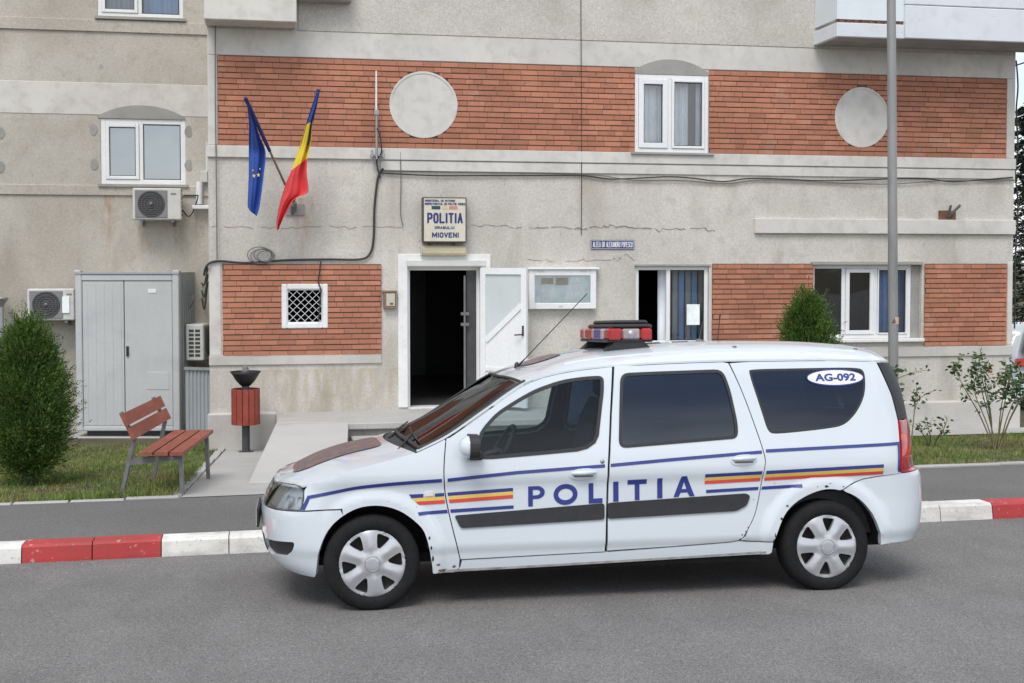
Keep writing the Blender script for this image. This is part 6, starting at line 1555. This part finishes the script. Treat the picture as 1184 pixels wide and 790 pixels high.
# ---- cabin
cb_ = MB(); cb_.box((.35, -.70, .34), (3.3, .70, .40)); cb_.box((2.0, -.70, .40), (3.35, .70, .62)); cb_.build('cabin_floor', M['cabin'], CAR, world=False)
mb = MB(); P = [(.30, .60), (.30, .93), (.45, .955), (.66, .93), (.74, .86), (.70, .62)]; mb.prism(P, 'Y', -.70, .70); mb.build('dashboard', M['cabin'], CAR, world=False)
mb = MB(); c = Vector((.86, -.37, .90)); ax = Vector((-.85, 0, .50)).normalized(); u = Vector((0, 1, 0)); v = ax.cross(u)
ring = [c+(u*math.cos(a)+v*math.sin(a))*.185 for a in [2*math.pi*i/30 for i in range(31)]]; mb.tube(ring, .016, 8); mb.tube([c+u*.17, c, c-u*.17], .018, 6); mb.tube([c, c+ax*.0-v*.0+Vector((-.22, 0, -.05))], .025, 6); mb.build('steering_wheel', M['black'], CAR, world=False)
for y in (-.37, .37):
    S = empty('seat', (1.35, y, .40), 0, CAR); mb = MB(); mb.box((-.30, -.25, .10), (.18, .25, .24), bev=.05); mb.build('cushion', M['seat_blue'], S, world=False)
    mb = MB(); vs = []
    mb.prism([(.12, .14), (.24, .16), (.42, .78), (.34, .80), (.26, .66)], 'Y', -.235, .235); mb.build('backrest', M['seat_blue'], S, world=False)
    mb = MB(); mb.box((.33, -.13, .80), (.43, .13, .96), bev=.035); mb.tube([(.38, -.05, .75), (.38, -.05, .82)], .008); mb.tube([(.38, .05, .75), (.38, .05, .82)], .008); mb.build('head_restraint', M['seat_blue'], S, world=False)
mb = MB(); mb.box((2.05, -.66, .55), (2.3, .66, .72), bev=.04); mb.box((2.25, -.66, .6), (2.38, .66, 1.2), bev=.04); mb.build('rear_bench', M['seat_blue'], CAR, world=False)
mb = MB(); rows = [[top(1.02+2.3*i/12, -.93+1.86*j/8, -.035) for j in range(9)] for i in range(13)]; mb.add([tuple(p) for r_ in rows for p in r_], [((i*9+j), (i*9+j+1), (i*9+j+10), (i*9+j+9)) for i in range(12) for j in range(8)], 0, True); mb.build('headliner', M['cabin'], CAR, world=False)
mb = MB(); mb.box((.80, -.10, 1.225), (.825, .10, 1.285), bev=.012); mb.tube([(.83, 0, 1.28), (.87, 0, 1.32)], .008); mb.build('rear_view_mirror', M['chip_brown'] if False else M['cabin'], CAR, world=False)

# ---- livery on the street side and mirrored on the kerb side
def decal(name, m, par, P, off=.0030, far=False): return panel(name, M[m], par, P, off=off, depth=.0014, far=far, step=.022, rim=False)
T2 = .0205
def line(P, w): 
    up = [(x, z) for x, z in P]; lo = [(x, z-w) for x, z in P]; return lo+up[::-1]
for far in (False, True):
    k = 'far' if far else 'near'; fe, d1, d2, q = [PARTS[n, k] for n in ('fender', 'fdoor', 'rdoor', 'quarter')]
    ln = smooth2([(-.384,.698),(-.30,.717),(-.20,.738),(-.072,.759),(.15,.776),(.425,.788)], 4)
    decal('blue_stripe', 'car_blue', fe, [(-.425,.612),(-.402,.612),(-.371,.679)]+[(x, z-T2) for x, z in ln[1:]]+ln[::-1], far=far)
    decal('blue_stripe', 'car_blue', d1, line([(.460,.789),(.89,.824),(1.448,.851)], T2), far=far)
    decal('blue_stripe', 'car_blue', d2, line([(1.484,.853),(1.9,.880),(2.476,.912)], T2), far=far)
    decal('blue_stripe', 'car_blue', q, [(2.503,.897),(3.412,.922),(3.412,.747),(3.432,.747),(3.432,.943),(2.503,.918)], far=far)
    # tricolour in front of the lettering
    for c_, i in (('car_blue', 0), ('car_yellow', 1), ('car_red', 2)):
        h_ = .0215; z0_, z1_ = .700-h_*i, .720-h_*i
        if c_ == 'car_blue':
            decal('tricolour_stripe', c_, fe, [(.240+.018*i,z0_-h_-.006),(.312,z0_-h_-.004),(.312,z0_-.002),(.225+.018*i,z0_-.004)], far=far); decal('tricolour_stripe', c_, fe, [(.384,z0_-h_-.002),(.440,z0_-h_),(.440,z0_),(.384,z0_-.002)], far=far)
        else: decal('tricolour_stripe', c_, fe, [(.240+.022*i,z0_-h_-.006),(.436+.004*i,z0_-h_),(.438+.003*i,z0_),(.222+.022*i,z0_-.006)], far=far)
        decal('tricolour_stripe', c_, d1, [(.464+.004*i,z0_-h_+.001),(.867,z1_-h_-.001),(.867,z1_-.001),(.460+.004*i,z0_+.001)], far=far)
        hh_ = .0215; a0, a1 = .772-hh_*i, .804-hh_*i; zt_ = lambda x: a0+(a1-a0)*(x-2.097)/1.2
        decal('tricolour_stripe', c_, d2, [(2.097,zt_(2.097)-hh_),(2.472-.004*i,zt_(2.472)-hh_),(2.475-.004*i,zt_(2.472)),(2.097,zt_(2.097))], far=far)
        decal('tricolour_stripe', c_, q, [(2.499-.004*i,zt_(2.499)-hh_),(3.297,zt_(3.297)-hh_),(3.297,zt_(3.297)),(2.502-.004*i,zt_(2.499))], far=far)
    decal('blue_stripe', 'car_blue', fe, [(.284,.568),(.461,.576),(.458,.597),(.276,.588)], far=far)
    decal('blue_stripe', 'car_blue', d1, [(.480,.577),(.870,.591),(.870,.611),(.476,.598)], far=far)
    decal('blue_stripe', 'car_blue', d2, [(2.106,.650),(2.452,.659),(2.456,.678),(2.106,.671)], far=far) if False else None
    decal('blue_stripe', 'car_blue', d2, [(2.106,.651),(2.450,.661),(2.454,.681),(2.106,.671)], far=far)
    decal('blue_stripe', 'car_blue', q, [(2.472,.662),(2.742,.670),(2.742,.690),(2.477,.682)], far=far)
# lettering POLITIA in bold capitals
def glyph(ch, x, z, w, h, sl=0.):
    t = h*.235
    def T(P): return [(x+p[0]*1., z+p[1]+p[0]*sl) for p in P]
    def bow(x0, x1, zlo, zhi, n=12):            # half round from bottom to top
        rz = (zhi-zlo)/2; c = (x0, (zlo+zhi)/2); return [(x0+(x1-x0)*math.sin(math.pi*i/n), c[1]-rz*math.cos(math.pi*i/n)) for i in range(n+1)]
    if ch == 'I': return T([(0,0),(w,0),(w,h),(0,h)]), []
    if ch == 'L': return T([(0,0),(w,0),(w,t),(t,t),(t,h),(0,h)]), []
    if ch == 'T': return T([((w-t)/2,0),((w+t)/2,0),((w+t)/2,h-t),(w,h-t),(w,h),(0,h),(0,h-t),((w-t)/2,h-t)]), []
    if ch == 'A':
        u = t*1.05; cz_ = h*.20
        o = [(0,0),(u,0),(u+.12*w*.9,cz_),(w-u-.12*w*.9,cz_),(w-u,0),(w,0),(w/2+u*.52,h),(w/2-u*.52,h)]
        return T(o), [T([(w*.5-.11*w,cz_+t*.72),(w*.5+.11*w,cz_+t*.72),(w*.5,h*.72)])]
    if ch == 'P':
        o = [(0,0),(t,0),(t,h*.36)]+bow(w*.52, w, h*.36, h)+[(0,h)]
        return T(o), [T([(t,h*.36+t*.78)]+bow(w*.5, w-t, h*.36+t*.78, h-t*.78)+[(t,h-t*.78)])]
    if ch == 'O':
        n = 32; ell = lambda a, b: [(w/2+a*math.cos(2*math.pi*i/n), h/2+b*math.sin(2*math.pi*i/n)) for i in range(n)]
        return T(ell(w/2, h/2+.002)), [T(ell(w/2-t, h/2+.002-t))]
word = [('P',.962,.600,.105,.125,'fdoor'),('O',1.122,.604,.152,.127,'fdoor'),('L',1.345,.607,.088,.128,'fdoor'),('I',1.502,.614,.034,.126,'rdoor'),('T',1.594,.619,.124,.130,'rdoor'),('I',1.786,.626,.034,.128,'rdoor'),('A',1.892,.631,.138,.131,'rdoor')]
for far in (False, True):
    for ch, x, z, w, h, d in word:
        if far: x = 2.99-x-w; d = 'fdoor' if x+w < 1.45 else 'rdoor'; z = .600+(x-.962)*.032
        o, ho = glyph(ch, x, z, w, h, .022)
        if far: o = [(2*x+w-p[0], p[1]) for p in o]; ho = [[(2*x+w-p[0], p[1]) for p in h_] for h_ in ho]
        panel('letter', M['car_blue'], PARTS[d, 'far' if far else 'near'], o, ho, off=.0030, rim=False, far=far, step=.018)
    # oval number badge on the rear side glass
    q = PARTS['quarter', 'far' if far else 'near']
    oc = (3.020, 1.364)
    def oval(a, b): return [(oc[0]+a*math.cos(2*math.pi*i/48), oc[1]+b*math.sin(2*math.pi*i/48)+.000*math.cos(2*math.pi*i/48)) for i in range(48)]
    panel('number_badge', M['car_blue'], q, oval(.198, .055), off=.0035, rim=False, far=far, step=.04)
    panel('badge_field', M['white_pvc'], q, oval(.190, .047), off=.0055, rim=False, far=far, step=.04)
    V, Fs = text_mesh('AG-092', None, None, 'lettering', 0, 1, 0, 1, 0, bold=.035); mb = MB(); x0, x1, z0, z1 = oc[0]-.140, oc[0]+.140, oc[1]-.024, oc[1]+.026
    vs = []
    for v in V: u = v[0] if not far else 1-v[0]; p = surf(x0+(x1-x0)*u, z0+(z1-z0)*v[1], .0075); vs.append((p.x, p.y if not far else -p.y, p.z))
    mb.add(vs, Fs); mb.build('badge_lettering', M['plate_blue'] if False else M['car_blue'], q, world=False)
# lock and rust
mb = MB(); p = surf(1.432, .868, .002); mb.lathe([(.014, 0), (.012, -.004), (0, -.005)], p, 'Y', 12); mb.build('lock', M['metal'], PARTS['fdoor', 'near'], world=False)
def blot(name, m, par, x, z, rx, rz, seed, off=.0014):
    g = np.random.default_rng(seed); n = 16; rx *= .65; rz *= .65; P = [(x+rx*math.cos(2*math.pi*i/n)*g.uniform(.55, 1.2), z+rz*math.sin(2*math.pi*i/n)*g.uniform(.55, 1.2)) for i in range(n)]
    return panel(name, M[m], par, P, off=off, rim=False, step=.02)
fe, q = PARTS['fender', 'near'], PARTS['quarter', 'near']
for i, (x, z, rx, rz) in enumerate([(2.640,.555,.018,.011),(2.598,.475,.012,.016),(2.555,.372,.008,.025),(2.548,.335,.007,.014),(2.905,.672,.024,.013),(2.845,.672,.007,.006),(3.02,.668,.011,.007),(2.42,.60,.005,.005),(2.56,.70,.005,.005),(2.93,.69,.012,.004)]): blot('rust_chip', 'chip', q, x, z, rx, rz, 20+i)
for i, (x, z, rx, rz) in enumerate([(.345,.43,.010,.020),(.357,.37,.009,.020),(.368,.30,.010,.03),(.27,.62,.004,.004),(.10,.66,.004,.004)]): blot('rust_chip', 'chip', fe, x, z, rx, rz, 40+i)
for i, (x, z, rx, rz) in enumerate([(.43,.225,.05,.016),(.50,.245,.02,.012),(.40,.262,.02,.012)]): blot('rust_patch', 'chip_brown', fe if x < .41 else PARTS['sill', 'near'], x, z, rx, rz, 60+i)
for i, (x, z) in enumerate([(2.40,.425),(2.385,.40),(2.36,.38)]): blot('rust_chip', 'chip', PARTS['rdoor', 'near'], x-.02, z, .009, .008, 70+i)
panel('grime', M['dirt'], PARTS['sill', 'near'], [(.39,.210),(.9,.219),(1.451,.230),(2.011,.242),(2.50,.254),(2.50,.268),(2.0,.254),(1.45,.243),(.9,.232),(.42,.226)], off=.0012, rim=False)

# ================================================================== A SECOND CAR beyond the right corner, only its nose in view
def far_car():
    Yc = 21.4; q = fy(1171.5, 420, Yc-.8); T_ = thing('parked_car', 'white car with a red side stripe parked beyond the right corner of the building', 'car', (q.x+2.15, Yc, -.5), 0)
    L_, Wd = 4.4, .86
    prof = [(-2.2,.35),(-2.2,.8),(-2.14,1.0),(-1.98,1.42),(-1.75,1.50),(.1,1.50),(1.0,1.02),(2.0,.86),(2.2,.62),(2.2,.35),(2.1,.25),(-2.1,.25)]
    P = roundpoly(prof, .12); mb = MB(); n = len(P); vs = []
    ys = ((-Wd+.06, .96), (-Wd, 1.), (Wd, 1.), (Wd-.06, .96))
    for y, s in ys:
        for p in P: yy = y*(1-.16*max(0, (p[1]-.95)/.65)); vs.append((p[0]*s, yy, .25+(p[1]-.25)*(1 if s == 1 else .985)))
    fs = [(j*n+i, j*n+(i+1) % n, (j+1)*n+(i+1) % n, (j+1)*n+i) for j in range(3) for i in range(n)]+[tuple(range(n))[::-1], tuple(range(3*n, 4*n))]
    mb.add(vs, fs, 0, True); mb.build('body', M['car_white'], T_, world=False)
    for sg in (-1, 1):
        mb = MB(); mb.add([(x, sg*(Wd*(1-.16*max(0, (z-.95)/.65))+.004), z) for x, z in ((-2.02,1.03),(.75,1.03),(.05,1.42),(-1.88,1.40))], [(0, 1, 2, 3) if sg < 0 else (3, 2, 1, 0)]); mb.build('side_window', M['glass_tint'], T_, world=False)
        mb = MB(); mb.box((-2.15, sg*(Wd+.002), .80), (1.9, sg*(Wd+.008), .94)); mb.build('red_stripe', M['car_red'], T_, world=False)
        for x in (-1.35, 1.4):
            w_ = empty('wheel', (x, sg*.80, .3), 0, T_); mb = MB(); mb.lathe([(.19, -.09), (.27, -.10), (.3, -.07), (.3, .07), (.27, .1), (.19, .09)], axis='Y', n=28); mb.build('tyre', M['rubber'], w_, world=False); mb = MB(); mb.lathe([(.2, -.085), (.05, -.10), (0, -.10)], axis='Y', n=20); mb.lathe([(.2, .085), (.05, .10), (0, .10)], axis='Y', n=20); mb.build('rim', M['hubcap'], w_, world=False)
        mb = MB(); mb.box((2.03, sg*.45, .62), (2.205, sg*.78, .76), bev=.03); mb.build('headlight', M['reflector'], T_, world=False)
    mb = MB(); mb.add([(.98, -.68, 1.045), (.98, .68, 1.045), (.20, .62, 1.46), (.20, -.62, 1.46)], [(0, 1, 2, 3)]); mb.build('windscreen', M['glass_tint'], T_, world=False)
far_car()
# ================================================================== SKY, SUN, CAMERA
wd = bpy.data.worlds.new('World'); sc.world = wd; wd.use_nodes = True; nt = wd.node_tree; N = nt.nodes; Lk = nt.links
bg = N['Background']; bg.inputs[1].default_value = .10
sky = N.new('ShaderNodeTexSky'); sky.sky_type = 'NISHITA'; sky.sun_disc = False
SUN_EL, SUN_AZ = R(56), R(205)               # azimuth measured clockwise from +Y, the sun stands behind the camera to the left
sky.sun_elevation = SUN_EL; sky.sun_rotation = SUN_AZ; sky.air_density = 1.2; sky.dust_density = 2.0; sky.altitude = 300
tc = N.new('ShaderNodeTexCoord'); mp = N.new('ShaderNodeMapping'); mp.inputs['Scale'].default_value = (1.0, 1.0, 2.6); Lk.new(tc.outputs['Generated'], mp.inputs[0])
n1 = N.new('ShaderNodeTexNoise'); n1.inputs['Scale'].default_value = 2.8; n1.inputs['Detail'].default_value = 7; n1.inputs['Roughness'].default_value = .55; Lk.new(mp.outputs[0], n1.inputs[0])
cov = N.new('ShaderNodeMapRange'); cov.inputs[1].default_value = .33; cov.inputs[2].default_value = .58; Lk.new(n1.outputs[0], cov.inputs[0])
n2 = N.new('ShaderNodeTexNoise'); n2.inputs['Scale'].default_value = 3.7; n2.inputs['Detail'].default_value = 6; Lk.new(mp.outputs[0], n2.inputs[0])
sh = N.new('ShaderNodeMapRange'); sh.inputs[1].default_value = .32; sh.inputs[2].default_value = .68; Lk.new(n2.outputs[0], sh.inputs[0])
cl = N.new('ShaderNodeMixRGB'); cl.inputs[1].default_value = (3.6, 3.9, 4.5, 1); cl.inputs[2].default_value = (9.6, 9.7, 9.8, 1); Lk.new(sh.outputs[0], cl.inputs[0])
mx = N.new('ShaderNodeMixRGB'); Lk.new(cov.outputs[0], mx.inputs[0]); Lk.new(sky.outputs[0], mx.inputs[1]); Lk.new(cl.outputs[0], mx.inputs[2]); Lk.new(mx.outputs[0], bg.inputs[0])
sd = bpy.data.lights.new('sun', 'SUN'); sd.energy = 1.1; sd.angle = R(26); sd.color = (1, .965, .92)
so = bpy.data.objects.new('sun', sd); COL.objects.link(so); so.location = (0, 0, 30)
dirv = Vector((math.sin(SUN_AZ)*math.cos(SUN_EL), math.cos(SUN_AZ)*math.cos(SUN_EL), math.sin(SUN_EL)))
so.rotation_euler = dirv.to_track_quat('Z', 'Y').to_euler()
cam = bpy.data.cameras.new('camera'); co = bpy.data.objects.new('camera', cam); COL.objects.link(co); sc.camera = co
cam.sensor_width = 36; cam.lens = 36*F/1184; cam.shift_y = -(395-PY)/1184; cam.clip_end = 3000; cam.clip_start = .05
co.location = (0, 0, CH); co.rotation_euler = (R(90)-PIT, 0, -YAW)
vs_ = sc.view_settings; vs_.view_transform = 'Standard'; vs_.look = 'None'; vs_.gamma = 1; vs_.exposure = .9; vs_.use_curve_mapping = False
sc.cycles.max_bounces = 8; sc.cycles.transparent_max_bounces = 12
